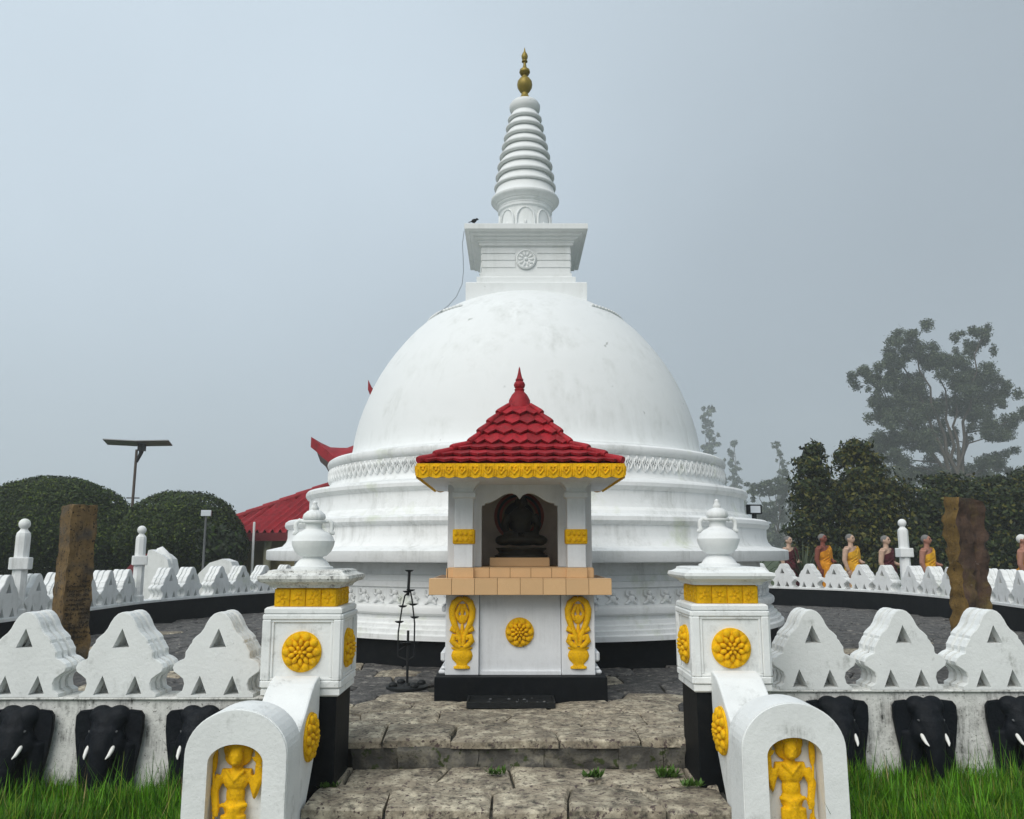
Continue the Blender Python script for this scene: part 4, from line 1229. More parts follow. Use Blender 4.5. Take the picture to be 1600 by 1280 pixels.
# ------------------------------------------------------------------ two old stone pillars on the terrace
def stone_pillar(loc, w, d, h, lean, m, label, seed, taper, broken):
    t = thing('stone_pillar', label, 'stone pillar', loc, lean[2])
    bm = bmesh.new()
    nz_ = 44
    rings_ = []
    for j in range(nz_ + 1):
        z = -.1 + (h + .1) * j / nz_
        k = 1 + taper * (z / h - .5)
        ring = []
        for (ux, uy) in [(-1, -1), (-.6, -1.0), (-.2, -1), (.2, -1), (.6, -1), (1, -1), (1, -.4), (1, .4), (1, 1), (.4, 1), (-.4, 1), (-1, 1), (-1, .4), (-1, -.4)]:
            p = Vector((ux * w / 2 * k, uy * d / 2 * k, z))
            nn = mnoise.noise_vector(Vector((ux * 1.2 + seed, uy * 1.2, z * 2.2)))
            p += Vector((nn.x, nn.y, 0)) * broken * .55
            if broken > .05 and abs(ux - .2) < .01 and uy < 0: p.y += .05
            n2 = mnoise.noise_vector(Vector((ux * 3 + seed, uy * 3, z * 9)))
            p += Vector((n2.x, n2.y, 0)) * broken * .9
            if j == nz_: p.z += nn.z * broken * .8 - (.05 if (ux > .5) else 0) * (broken > .03)
            if j == nz_: p.x *= .96; p.y *= .96
            ring.append(bm.verts.new(p))
        rings_.append(ring)
    for j in range(nz_):
        for i in range(14):
            bm.faces.new((rings_[j][i], rings_[j][(i + 1) % 14], rings_[j + 1][(i + 1) % 14], rings_[j + 1][i]))
    bm.faces.new(rings_[-1])
    bm.faces.ensure_lookup_table()
    fl_ = [1 if (broken > .05 and i % 14 in (11, 12, 13) and i < nz_ * 14) else 0 for i in range(len(bm.faces))]
    mb = MB(); mb.bm(bm); mb.mi = fl_
    mb.build('shaft', [m, M['lichen_stone']], t, smooth=50)
    t.rotation_euler = lean
    return t
PLL = stone_pillar((-6.12, 11.7, 0), .36, .36, 2.13, (0, R(-.3), R(50)), M['pillar'], 'tall brown inscribed stone pillar standing behind the left parapet wall', 3, -.07, .03)
rd = random.Random(2)
ins = MB()
for row in range(13):
    z = .32 + row * .062
    x = -.165 + rd.uniform(0, .02)
    while x < .15:
        w_ = rd.uniform(.014, .034); hgt = rd.uniform(.016, .03)
        kind = rd.randrange(3)
        yy = -.235 - .003 + .012 * (z / 2.1)
        if kind == 0: ins.tube([(x, yy, z), (x + w_ / 2, yy, z + hgt), (x + w_, yy, z)], .0042, 4)
        elif kind == 1: ins.tube([(x, yy, z + hgt), (x, yy, z), (x + w_, yy, z), (x + w_, yy, z + hgt * .7)], .0042, 4)
        else: ins.tube([(x + w_ * .5 + w_ * .5 * math.cos(a), yy, z + hgt / 2 + hgt / 2 * math.sin(a)) for a in np.linspace(0, 5.2, 7)], .0042, 4)
        x += w_ + rd.uniform(.006, .02)
ins.build('inscription', M['ink'], PLL, loc=(0, .05, 0))
PLR = stone_pillar((6.52, 11.95, 0), .46, .27, 2.24, (0, R(1.0), R(14)), M['pillar_red'], 'broad reddish brown broken stone pillar standing behind the right parapet wall', 8, .05, .06)
# ------------------------------------------------------------------ monk statues
b = MB()
b.ell((0, -.015, 1.86), (.088, .105, .125)); b.ell((0, -.075, 1.80), (.05, .04, .05)); b.tube([(0, 0, 1.60), (0, -.005, 1.78)], [.07, .06], 12)
b.ell((0, -.118, 1.845), (.018, .022, .032), 8, 6); b.ell((-.092, 0, 1.85), (.014, .025, .042), 8, 6); b.ell((.092, 0, 1.85), (.014, .025, .042), 8, 6)
b.ell((0, 0, 1.42), (.19, .12, .24)); b.tube([(-.2, 0, 1.585), (.2, 0, 1.585)], .075, 12); b.ell((0, 0, 1.12), (.165, .115, .2))
b.tube([(-.22, .0, 1.58), (-.27, .02, 1.26), (-.235, -.05, .98)], [.075, .06, .044], 12); b.ell((-.232, -.065, .93), (.028, .04, .05))
for k in range(4): b.tube([(-.232, -.09 + k * .018, .89), (-.228, -.095 + k * .018, .83 + .012 * abs(k - 1.5))], [.011, .009], 6)
b.tube([(-.225, -.1, .93), (-.205, -.115, .885)], [.011, .009], 6)
b.tube([(.22, 0, 1.58), (.275, .01, 1.28), (.2, -.2, 1.19), (.1, -.27, 1.2)], [.075, .065, .05, .04], 12); b.ell((.065, -.285, 1.2), (.05, .028, .035))
for k in range(4): b.tube([(.03, -.29, 1.175 + k * .017), (-.03 + .008 * abs(k - 1.5), -.285, 1.17 + k * .017)], [.011, .009], 6)
b.tube([(.06, -.285, 1.23), (.03, -.29, 1.265)], [.011, .009], 6)
for s in (-1, 1):
    b.tube([(s * .08, 0, 1.0), (s * .085, 0, .5), (s * .085, .01, .08)], [.1, .075, .05], 10); b.ell((s * .085, -.06, .045), (.05, .13, .045))
MBODY = fuse(b, .013, 3, name='body', m=M['skin_tan'])
b = MB()
b.ell((0.0, -.005, 1.43), (.215, .145, .25)); b.ell((-.02, -.02, 1.5), (.17, .13, .12)); b.ell((0.0, -.005, 1.12), (.185, .14, .25)); b.tube([(.08, -.01, 1.6), (.235, 0, 1.595)], [.085, .088], 12)
b.tube([(.235, 0, 1.59), (.29, .015, 1.28), (.27, -.04, 1.2)], [.09, .085, .09], 12)
b.tube([(0, 0, 1.15), (0, .0, .7), (0, .0, .2)], [.19, .21, .235], 20, flat=.72)
b.tube([(.25, -.02, 1.25), (.25, -.05, .8), (.2, -.05, .35)], [.085, .09, .07], 12)
for k in range(7):
    x = -.16 + k * .055
    b.tube([(x, -.13, 1.05 - k * .01), (x * 1.15, -.16, .6), (x * 1.2, -.165, .22)], .016, 6)
for k in range(5):
    b.tube([(-.16 + k * .02, -.09, 1.33 - k * .09), (.02, -.155, 1.42 - k * .075), (.2, -.09, 1.58 - k * .05)], .014, 6)
MROBE = fuse(b, .013, 2, name='robe', m=M['robe_orange'], cut=[(Vector((0, 0, 1.565)), Vector((-.42, 0, .9)).normalized())])
b = MB(); b.ell((0, .012, 1.885), (.096, .108, .118), 18, 12)
bm = bmesh.new(); me_ = b.mesh('t', []); bm.from_mesh(me_)
bmesh.ops.bisect_plane(bm, geom=bm.verts[:] + bm.edges[:] + bm.faces[:], plane_co=(0, -.06, 1.90), plane_no=Vector((0, -.75, -.6)), clear_outer=True)
b = MB(); b.bm(bm); MHAIR = b.mesh('hair', M['hair'], 180)
b = MB()
for s in (-1, 1):
    b.ell((s * .036, -.103, 1.872), (.017, .012, .009), 8, 5)
    b.tube([(s * .016, -.116, 1.895), (s * .055, -.1, 1.9)], .006, 5)
b.tube([(-.03, -.112, 1.785), (0, -.12, 1.783), (.03, -.112, 1.785)], .006, 5)
MFACE = b.mesh('face_marks', M['ink'], 60)
MHEADN = None
monks = [(8.66, 26.0, 'skin_pale', 'robe_maroon', 'hair', 30, 'maroon-robed monk statue half hidden beside the stupa tier', 1.0),
         (9.17, 24.5, 'skin_dark', 'robe_orange', 'hair', 35, 'dark-skinned orange-robed monk statue, first one right of the spiky plants', 1.02),
         (9.62, 23.6, 'skin_pale', 'robe_yellow', 'hair', 35, 'pale-faced yellow-robed monk statue beside the dark-skinned orange-robed one', 1.01),
         (10.17, 22.6, 'skin_pale', 'robe_maroon', 'hair', 40, 'maroon-robed monk statue standing just left of the ball-topped post', .98),
         (10.78, 21.6, 'skin_tan', 'robe_yellow', 'hair', 40, 'brown-faced yellow-robed monk statue between ball-topped post and broken stone pillar', .98),
         (12.3, 20.0, 'skin_tan', 'robe_orange', 'hair_white', 45, 'white-capped orange-robed monk statue at the right edge past the broken stone pillar', .97)]
for x, y, sk, rb, hr, yaw, lab, sc in monks:
    t = thing('monk_statue', lab, 'statue', (x, y, -.06), R(yaw), 'line of monk statues outside the right wall')
    t.scale = (sc * 1.1, sc * 1.1, sc)
    bo = link('body', MBODY, t); bo.material_slots[0].link = 'OBJECT'; bo.material_slots[0].material = M[sk]
    ro = link('robe', MROBE, t); ro.material_slots[0].link = 'OBJECT'; ro.material_slots[0].material = M[rb]
    ha = link('hair', MHAIR, t); ha.material_slots[0].link = 'OBJECT'; ha.material_slots[0].material = M[hr]
    link('face_marks', MFACE, t)

# ------------------------------------------------------------------ temple building behind the stupa
TB = thing('temple_building', 'ochre temple building with red tiled tiers and upturned eaves behind the stupa', 'building', (-6.2, 34.0, 0), R(-24))
b = MB(); b.box(-4.0, 3.9, -3.1, 3.4, -.4, 2.0); b.build('wall', M['wall'], TB)
for x, y in ((-4.35, -3.75), (-1.6, -3.75), (.9, -3.75), (3.4, -3.75), (-4.35, -.5), (-4.35, 2.2)):
    b = MB(); b.lathe([(.2, -.3), (.2, .1), (.15, .12), (.14, 1.8), (.2, 1.85), (.2, 2.0)], 14, cx=x, cy=y); b.build('column', M['cream'], TB, smooth=40)
b = MB(); b.box(-4.5, 3.6, -3.95, -3.85, .0, .55); b.box(-4.6, -4.5, -3.84, 2.4, .0, .55); b.build('veranda_rail', M['cream'], TB)
def corr_roof(hx, hy, z0, tx, ty, z1, pitch, amp, name, m, parent, sag=0.0):
    """hipped roof with tile rolls on every slope"""
    root = bpy.data.objects.new(name, None); COL.objects.link(root); root.parent = parent
    for rz, a0, a1, d0, d1 in ((0, hx, tx, hy, ty), (PI / 2, hy, ty, hx, tx), (PI, hx, tx, hy, ty), (-PI / 2, hy, ty, hx, tx)):
        nn = int(2 * a0 / pitch) * 6
        vs, fs = [], []; nv = 7
        for i in range(nn + 1):
            u = -a0 + 2 * a0 * i / nn
            for j in range(nv):
                v = j / (nv - 1)
                lim = a0 + (a1 - a0) * v
                uu = max(-lim, min(lim, u))
                z = z0 + (z1 - z0) * v - sag * math.sin(PI * v) + amp * max(0, math.sin(2 * PI * u / pitch))
                vs.append((uu, -(d0 + (d1 - d0) * v), z))
        for i in range(nn):
            for j in range(nv - 1):
                fs.append((i * nv + j, (i + 1) * nv + j, (i + 1) * nv + j + 1, i * nv + j + 1))
        mb = MB(); mb.add(vs, fs); mb.build('roof_slope', m, root, rot=(0, 0, rz), smooth=60)
        hp = MB()
        for k in range(9):
            t0, t1 = k / 9, (k + 1) / 9 + .02
            f = lambda t: Vector((-(a0 + (a1 - a0) * t), -(d0 + (d1 - d0) * t), z0 + (z1 - z0) * t - sag * math.sin(PI * t) + .07))
            hp.tube([f(t0), f(t1)], [.15, .11], 8)
        hp.build('hip_ridge', m, root, rot=(0, 0, rz), smooth=50)
    fb_ = MB()
    for x0, x1, y0, y1 in ((-hx, hx, -hy, -hy + .08), (-hx, hx, hy - .08, hy), (-hx, -hx + .08, -hy + .081, hy - .081), (hx - .08, hx, -hy + .081, hy - .081)):
        fb_.box(x0, x1, y0, y1, z0 - .28, z0 + .02)
    fb_.build('fascia_board', M['maroon'], root)
    fb_ = MB(); fb_.box(-hx + .1, hx - .1, -hy + .1, hy - .1, z0 - .1, z0 - .02); fb_.build('eave_soffit', M['soffit'], root)
corr_roof(4.78, 4.25, 2.12, .6, .4, 4.32, .36, .15, 'lower_roof', M['redfar'], TB)
b = MB(); b.box(.9, 2.9, -1.6, .2, 3.6, 4.9); b.build('upper_wall', M['wall'], TB)
def flare_roof(h, z0, z1, up, name, m, parent, rz=0):
    """square roof whose corners sweep up"""
    mb = MB(); N_ = 24
    vs, fs = [], []
    def zt(x, y):
        a, c = abs(x) / h, abs(y) / h
        e = max(a, c); q = min(a, c)
        return z0 + (z1 - z0) * (1 - e) ** 1.0 * (0.75 + .25 * (1 - e)) + up * (q * e) ** 2.2
    for j in range(N_ + 1):
        for i in range(N_ + 1):
            x, y = -h + 2 * h * i / N_, -h + 2 * h * j / N_
            k = 1 + .16 * (min(abs(x), abs(y)) / h) ** 3
            vs.append((x * k, y * k, zt(x, y) + .03 * max(0, math.sin((x if abs(y) > abs(x) else y) * 2 * PI / .34))))
    for j in range(N_):
        for i in range(N_):
            fs.append((j * (N_ + 1) + i, j * (N_ + 1) + i + 1, (j + 1) * (N_ + 1) + i + 1, (j + 1) * (N_ + 1) + i))
    mb.add(vs, fs)
    r_ = mb.build(name, m, parent, smooth=70, rot=(0, 0, rz))
    sf = MB(); sf.add([(x, y, z - .40 - 2.6 * max(0, 1 - max(abs(i % (N_ + 1) - N_ / 2), abs(i // (N_ + 1) - N_ / 2)) / (N_ / 2)) ** .8) for i, (x, y, z) in enumerate(vs)], [f[::-1] for f in fs])
    o0 = len(sf.v)
    sf.build('flared_soffit', M['soffit'], r_, smooth=70)
    ed = MB()
    order = [i for i in range(N_ + 1)] + [(j * (N_ + 1) + N_) for j in range(1, N_ + 1)] + [N_ * (N_ + 1) + i for i in range(N_ - 1, -1, -1)] + [j * (N_ + 1) for j in range(N_ - 1, 0, -1)]
    for a_, c_ in zip(order, order[1:] + order[:1]):
        p, q = vs[a_], vs[c_]
        ed.add([p, q, (q[0], q[1], q[2] - .41), (p[0], p[1], p[2] - .41)], [(3, 2, 1, 0)])
    ed.build('eave_edge', m, r_)
    return r_
ur = flare_roof(2.15, 4.6, 7.0, 1.3, 'upper_roof', M['redfar'], TB, R(-14)); ur.location = (2.3, -.75, 0)
b = MB(); b.box(1.8, 2.7, -1.2, -.4, 5.2, 7.2); b.build('lantern_wall', M['wall'], TB)
lr = flare_roof(.8, 7.0, 8.6, 1.25, 'lantern_roof', M['redfar'], TB, R(-14)); lr.location = (2.25, -.8, 0)
pole = thing('white_pole', 'thin white pole standing before the ochre temple building', 'pole', (-9.35, 30.0, -.1))
b = MB(); b.lathe([(.05, 0), (.045, 2.6), (.0, 2.62)], 10); b.build('shaft', M['white'], pole, smooth=40)

# ------------------------------------------------------------------ lamps and odds and ends on the left
sl = thing('street_lamp', 'solar street lamp with two flat panels rising behind the left hedges', 'street lamp', (-14.75, 32, -.1), R(8))
b = MB(); b.lathe([(.06, 0), (.055, 3.2), (.05, 5.5)], 12); b.build('pole', M['rustpole'], sl, smooth=40)
b = MB(); b.tube([(.03, 0, 5.0), (.16, 0, 5.35), (.22, 0, 5.7)], [.05, .08, .13], 8); b.box(.05, .32, -.1, .1, 5.45, 5.72); b.build('battery_box', M['iron'], sl)
for s in (-1, 1):
    b = MB(); b.bbox(.03 if s > 0 else -1.2, 1.25 if s > 0 else .02, -.32, .32, -.025, .02, .008); o = b.build('panel', M['panel'], sl, loc=(0, 0, 5.75), rot=(R(-12), R(s * -2.0), 0))
b = MB(); b.box(-.24, .24, -.02, .02, 3.58, 3.63); b.build('crossbar', M['steel'], sl)
fp = thing('floodlight_post', 'thin grey post with small white floodlight before the round hedge', 'floodlight', (-8.97, 24.2, -.1), R(10))
b = MB(); b.lathe([(.035, 0), (.03, 2.58)], 8); b.build('post', M['steel'], fp, smooth=40)
b = MB(); b.bbox(-.14, .14, -.05, .05, 2.585, 2.76, .01); b.build('head', M['glass'], fp)
ws = thing('white_sculpture', 'white sloping sculpture with red back and curled top behind left ball-topped post', 'sculpture', (-10.15, 24.0, -.1))
b = MB(); b.prism([[(-.42, 0), (.62, 0), (.5, .8), (.36, 1.35), (.2, 1.48), (-.12, 1.62), (-.2, 1.6)]], -.35, .35); b.build('body', M['white'], ws)
b = MB(); b.bbox(-.42, -.19, -.33, .33, 0, 1.5, .03); b.build('red_back', M['maroon'], ws)
b = MB(); b.tube([(-.05, -.1, 1.6), (.06, -.1, 1.62), (.2, -.1, 1.5), (.34, -.1, 1.38), (.40, -.1, 1.2)], [.05, .1, .09, .07, .03], 8); b.build('curl', M['white'], ws, smooth=60)
ws2 = thing('white_boulder', 'rounded pale white sculpture half hidden behind the left wall merlons', 'sculpture', (-8.35, 24.0, -.1))
b = MB(); b.prism([[(-.85, 0), (.75, 0), (.6, .8), (.35, 1.28), (.1, 1.36), (-.25, 1.25), (-.55, .95)]], -.3, .3); b.build('body', M['white'], ws2)
rb_ = thing('maroon_figure', 'dark red cloth-covered figure behind the left wall below the hedge', 'sculpture', (-10.95, 24.2, -.1))
b = MB(); b.ell((0, 0, .5), (.35, .25, .75)); b.ell((0.05, 0, 1.2), (.12, .12, .15)); link('body', fuse(b, .04, 3, name='body', m=M['maroon']), rb_)
yc = thing('yellow_cloth', 'small yellow cloth hanging beside the nearest left ball-topped post', 'cloth', (-9.6, 17.6, -.1))
b = MB(); b.tube([(0, 0, 0), (0, 0, .95)], .025, 6); b.prism([[(0.02, .92), (.32, .75), (.36, .45), (.05, .5)]], -.015, .015); b.build('cloth', M['yellowcloth'], yc)

# ------------------------------------------------------------------ vegetation
def crown_points(blobs, per_area, shell=.55, lumpy=1.0):
    out_, nrm = [], []
    for (cx, cy, cz, rx, ry, rz) in blobs:
        n_ = max(8, int(per_area * (rx * ry + ry * rz + rx * rz) * 4.19))
        d = rng.normal(size=(n_, 3)); d /= np.linalg.norm(d, axis=1)[:, None]
        r_ = (shell + (1 - shell) * rng.uniform(0, 1, n_) ** .6)[:, None] * (1 + .07 * min(lumpy, 1.5) * rng.normal(size=(n_, 1)))
        lump = 1 + lumpy * (.12 * np.sin(d[:, :1] * 7 + cx) * np.sin(d[:, 1:2] * 6 + cy) + .1 * np.sin(d[:, 2:3] * 8 + cz))
        out_.append(np.array([cx, cy, cz]) + d * r_ * lump * np.array([rx, ry, rz]))
        nrm.append(d)
    return np.concatenate(out_), np.concatenate(nrm)
def leaf_object(pts, size, mats, weights, parent, name='crown', elong=1.7, spread=.75):
    P = leaves(pts[0], size, pts[1], spread, elong)
    midx = rng.choice(len(mats), len(P), p=weights)
    return link(name, quads_mesh(name, P, mats, midx), parent)
def tree(name, label, cat, loc, blobs, trunk, limbs, size, mats, weights, per_area, core=None, bark='bark', shell=.55, group=None, elong=1.7, lumpy=1.0):
    t = thing(name, label, cat, loc, 0, group)
    b = MB(); b.tube([p[:3] for p in trunk], [p[3] for p in trunk], 9)
    for lb in limbs: b.tube([p[:3] for p in lb], [p[3] for p in lb], 6)
    b.build('trunk', M[bark], t, smooth=60)
    leaf_object(crown_points(blobs, per_area, shell, lumpy), size, [M[m] for m in mats], weights, t, elong=elong)
    if core:
        b = MB()
        for (cx, cy, cz, rx, ry, rz) in blobs: b.ell((cx, cy, cz), (rx * core, ry * core, rz * core), 16, 10)
        b.build('light_block_core', M[mats[0]], t, smooth=180)  # solid core in the darkest leaf tone, added to stop light passing through the crown
    return t
HG = ['hedge_a', 'hedge_b', 'hedge_c']
hw_ = [.4, .42, .18]
tree('topiary_tree', 'broad clipped dark tree at the left edge behind the stone pillar', 'tree', (-16.3, 30, -.1),
     [(-.6, 0, 2.4, 3.3, 2.2, 1.75), (-3.6, .5, 2.2, 2.6, 2, 1.6), (1.6, .2, 2.0, 2.0, 1.9, 1.25), (-.4, 0, 3.35, 1.9, 1.5, .95)],
     [(0, 0, 0, .2), (0, 0, 2, .14)], [], .06, HG, hw_, 620, .8, 'bark_dark', .9, lumpy=.3)
tree('topiary_tree', 'smaller clipped dark tree filling the gap below the street lamp', 'tree', (-13.8, 33, -.1),
     [(0, 0, 1.75, 1.4, 1.5, 1.35)], [(0, 0, 0, .2), (0, 0, 1.5, .14)], [], .06, HG, hw_, 620, .8, 'bark_dark', .9, lumpy=.3)
tree('topiary_tree', 'round clipped dark tree between street lamp and red temple roof', 'tree', (-11.75, 29.5, -.1),
     [(0, 0, 2.2, 2.05, 2.0, 1.5), (-.9, 0, 1.9, 1.35, 1.6, 1.25), (1.1, 0, 1.75, 1.15, 1.5, 1.35)],
     [(0, 0, 0, .2), (0, 0, 1.5, .14)], [], .06, HG, hw_, 620, .8, 'bark_dark', .9, lumpy=.3)
tree('small_tree', 'small dark bushy tree in front of the temple wall', 'tree', (-9.45, 27.2, -.1),
     [(0, 0, 1.55, .75, .75, .85), (-.35, 0, 1.9, .6, .6, .55), (.25, 0, 1.05, .5, .5, .5)],
     [(0, 0, 0, .09), (0, 0, 1.2, .06)], [], .11, ['bush_a', 'hedge_a', 'hedge_b'], [.5, .35, .15], 105, .55, 'bark_dark', .5)
BU = ['bush_a', 'bush_b', 'bush_c']
tree('shrub_tree', 'dark green leafy tree with narrow crown, nearest the stupa on the right', 'tree', (11.35, 31, -.1),
     [(.15, 0, 5.3, .45, .45, .42), (-.1, 0, 4.75, .6, .55, .6), (.3, .1, 4.4, .55, .5, .5), (-.2, 0, 3.7, .72, .7, .75), (.35, 0, 3.2, .7, .7, .8), (-.15, 0, 2.4, .95, .9, .9), (.2, 0, 1.4, 1.1, .9, 1.0), (-.7, 0, 1.0, .7, .7, .8)],
     [(0, 0, 0, .14), (0, 0, 3, .1), (0, 0, 4.8, .04)], [[(0, 0, 2.5, .05), (.4, 0, 4.4, .02)]], .10, BU, [.38, .42, .2], 230, .35, 'bark_dark', .3, lumpy=1.6)
tree('shrub_tree', 'olive-topped rounded tree beside the narrow-crowned one, behind the monk statues', 'tree', (13.25, 31.5, -.1),
     [(.05, 0, 5.45, .62, .6, .45), (-.35, .1, 5.1, .5, .5, .45), (.5, 0, 4.9, .6, .6, .5), (.25, 0, 4.25, 1.1, .9, .7), (-.7, 0, 3.7, .75, .8, .7), (1.0, 0, 3.7, 1.0, .9, .8), (.2, -.2, 3.0, 1.2, .9, .9), (-.5, 0, 2.2, 1.2, 1.0, 1.0), (.9, 0, 2.2, 1.3, 1.0, 1.1), (.2, 0, 1.1, 1.8, 1.0, 1.1)],
     [(0, 0, 0, .16), (0, 0, 3, .1), (-.1, 0, 5.2, .04)], [[(0, 0, 2.8, .06), (.6, 0, 4.8, .02)]], .10, BU, [.26, .36, .38], 230, .4, 'bark_dark', .3, lumpy=1.6)
tree('shrub_tree', 'broad very dark tree mass behind the right ball-topped post', 'tree', (16.4, 31.2, -.1),
     [(-.5, 0, 3.2, 1.1, 1.2, 1.0), (.7, .2, 2.9, 1.3, 1.2, 1.2), (-.9, -.2, 2.0, 1.5, 1.2, 1.2), (.3, -.3, 1.3, 1.8, 1.3, 1.3), (1.4, 0, 1.6, 1.3, 1.3, 1.4), (.1, .3, 4.0, .8, .8, .6), (1.4, .4, 3.7, .9, .9, .8)],
     [(0, 0, 0, .2), (0, 0, 2.5, .14)], [], .10, BU, [.45, .42, .13], 230, .45, 'bark_dark', .35, lumpy=1.5)
tree('shrub_tree', 'dark spreading tree behind the broken stone pillar', 'tree', (18.9, 31.0, -.1),
     [(-.4, 0, 3.2, 1.1, 1.2, 1.0), (.5, .2, 3.5, .9, 1.0, .75), (.1, -.2, 1.9, 1.7, 1.3, 1.3), (1.4, .2, 3.2, 1.1, 1.1, .95), (1.2, 0, 1.5, 1.5, 1.2, 1.4), (-.9, 0, 1.2, 1.2, 1.2, 1.2), (1.0, .4, 4.2, .7, .8, .6), (-.3, .3, 4.0, .6, .7, .5)],
     [(0, 0, 0, .2), (0, 0, 2.5, .14)], [], .10, BU, [.5, .36, .14], 230, .45, 'bark_dark', .35, lumpy=1.5)
tree('shrub_tree', 'dark feathery tree at the right edge behind the white-capped monk statue', 'tree', (21.6, 30.5, -.1),
     [(0, 0, 2.9, 1.7, 1.4, 1.7), (.2, -.2, 1.4, 1.9, 1.4, 1.4), (-.3, .2, 4.3, .8, .8, .8), (1.6, 0, 3.4, 1.5, 1.3, 1.6)],
     [(0, 0, 0, .2), (0, 0, 3.5, .12)], [], .10, BU, [.55, .33, .12], 230, .45, 'bark_dark', .35, lumpy=1.5)

# tall gum tree in the mist: limbs carry separate leaf clumps
def gum(label, loc, clumps, base_r, fork, size, per, wts=(.3, .45, .25), name='gum_tree', cat='tree', sh=.15, nstem=5, seed=1):
    t = thing(name, label, cat, loc)
    b = MB()
    rd_ = random.Random(seed)
    F_ = Vector(fork)
    b.tube([(0, 0, -.5), (fork[0] * .35, 0, F_.z * .5), fork], [base_r, base_r * .85, base_r * .72], 9)
    # main stems climb to the widest spread clumps, the other clumps hang on the nearest stem
    top = sorted(clumps, key=lambda c: -c[2])
    xs_ = sorted(clumps, key=lambda c: c[0])
    mains = []
    for k in range(nstem):
        q = xs_[int((k + .5) * len(xs_) / nstem)]
        grp = [c for c in clumps if abs(c[0] - q[0]) < (xs_[-1][0] - xs_[0][0]) / nstem * .6] or [q]
        mains.append(max(grp, key=lambda c: c[2]))
    stems = []
    for c in mains:
        e = Vector(c[:3]); L = (e - F_).length
        c1 = F_ + Vector(((e.x - F_.x) * .25, (e.y - F_.y) * .2, (e.z - F_.z) * .45))
        P_ = []
        for i in range(11):
            q = i / 10
            p = F_ * (1 - q) ** 2 + c1 * 2 * q * (1 - q) + e * q * q
            P_.append(p + Vector((rd_.uniform(-1, 1), rd_.uniform(-1, 1), 0)) * (.022 * L if 0 < i < 10 else 0))
        stems.append(P_)
        b.tube(P_, [base_r * (.5 - .44 * i / 10) for i in range(11)], 6)
    for c in clumps:
        e = Vector(c[:3]); r_ = c[3]
        best = min((p for P_ in stems for p in P_[2:] if p.z < e.z - .2 * r_), key=lambda p: (p - e).length + .3 * abs(p.z - e.z + 2 * r_), default=F_)
        m1 = best.lerp(e, .5) + Vector((rd_.uniform(-.25, .25) * r_, 0, rd_.uniform(-.3, .1) * r_))
        b.tube([best, m1, e], [base_r * .17, base_r * .11, base_r * .05], 5)
        for q in range(5):
            ee = e + Vector((rd_.uniform(-1, 1), rd_.uniform(-1, 1), rd_.uniform(-.4, .8))) * r_ * .9
            b.tube([m1.lerp(e, rd_.uniform(.2, 1)), ee], [base_r * .05, base_r * .02], 4)
    b.build('trunk', M['bark'], t, smooth=60)
    bl = []
    for (x, y, z, r_) in clumps:
        for q in range(11):
            d = Vector((rd_.gauss(0, .6), rd_.gauss(0, .6), rd_.gauss(0, .6)))
            bl.append((x + d.x * r_ * .85, y + d.y * r_ * .85, z + d.z * r_ * .75, r_ * rd_.uniform(.22, .52), r_ * rd_.uniform(.22, .5), r_ * rd_.uniform(.24, .5)))
    leaf_object(crown_points(bl, per, sh, 1.5), size, [M['gum_a'], M['gum_b'], M['gum_c']], list(wts), t, elong=2.4, spread=2.0)
    return t
def px2(x, y, D, bx):     # offsets of a clump in the plane of its tree
    return ((x - 1500) * D / 1280, 0, (860 - y) * D / 1280 * 1.02 + 1.5)
cl = []
rd = random.Random(3)
for (x, y, r_) in [(1440, 532, 24), (1428, 562, 24), (1458, 560, 20), (1412, 588, 22), (1375, 592, 22), (1382, 612, 14), (1545, 538, 21), (1562, 545, 13), (1482, 572, 28), (1508, 592, 32), (1470, 602, 30), (1545, 596, 30), (1572, 606, 28), (1440, 620, 30),
                   (1405, 640, 26), (1392, 660, 22), (1430, 656, 30), (1470, 645, 32), (1515, 640, 32), (1550, 640, 30), (1586, 622, 22), (1595, 660, 20), (1410, 690, 28), (1385, 706, 20), (1440, 700, 26), (1562, 682, 22), (1480, 690, 24), (1415, 730, 24), (1455, 738, 22), (1520, 690, 20), (1480, 748, 24), (1515, 745, 22), (1550, 735, 24), (1585, 730, 24), (1600, 760, 24), (1545, 765, 24), (1430, 765, 24)]:
    x_, _, z_ = px2(x, y, 125, 0)
    cl.append((x_, rd.uniform(-3.5, 3.5), z_, r_ * 125 / 1280 * 1.08))
gum('tall spreading gum tree fading into mist at the right', (67.4, 125, .0), cl, .75, (.6, 0, 9.5), .16, 36, nstem=7)
def slim(label, x, top, D, width, loc_z=.3, seed=1, dens=5.5):
    rd_ = random.Random(seed); X = (x - 800) * D / 1280 * .985
    H_ = (860 - top) * D / 1280 * 1.05 + 1.5
    c_ = []
    for k in range(9):
        z_ = H_ * (.32 + .66 * k / 8); w_ = width * D / 1280 * (1.05 - .65 * k / 8)
        c_.append((rd_.uniform(-.6, .6) * w_, rd_.uniform(-.5, .5) * w_, z_, w_ * rd_.uniform(.45, .75)))
    gum(label, (X, D, loc_z), c_, .2 * D / 88, (0, 0, H_ * .35), .0022 * D, dens * (88 / D) ** 2 * 5)
slim('faint misty tree rising just right of the dome, the leftmost of the misty ones', 1110, 650, 330, 30, seed=4)
slim('slender misty tree, second to the right of the dome', 1153, 700, 320, 20, seed=5)
slim('thin misty tree left of the dark narrow-crowned tree', 1226, 702, 260, 17, seed=6)
c_ = []
rd = random.Random(9)
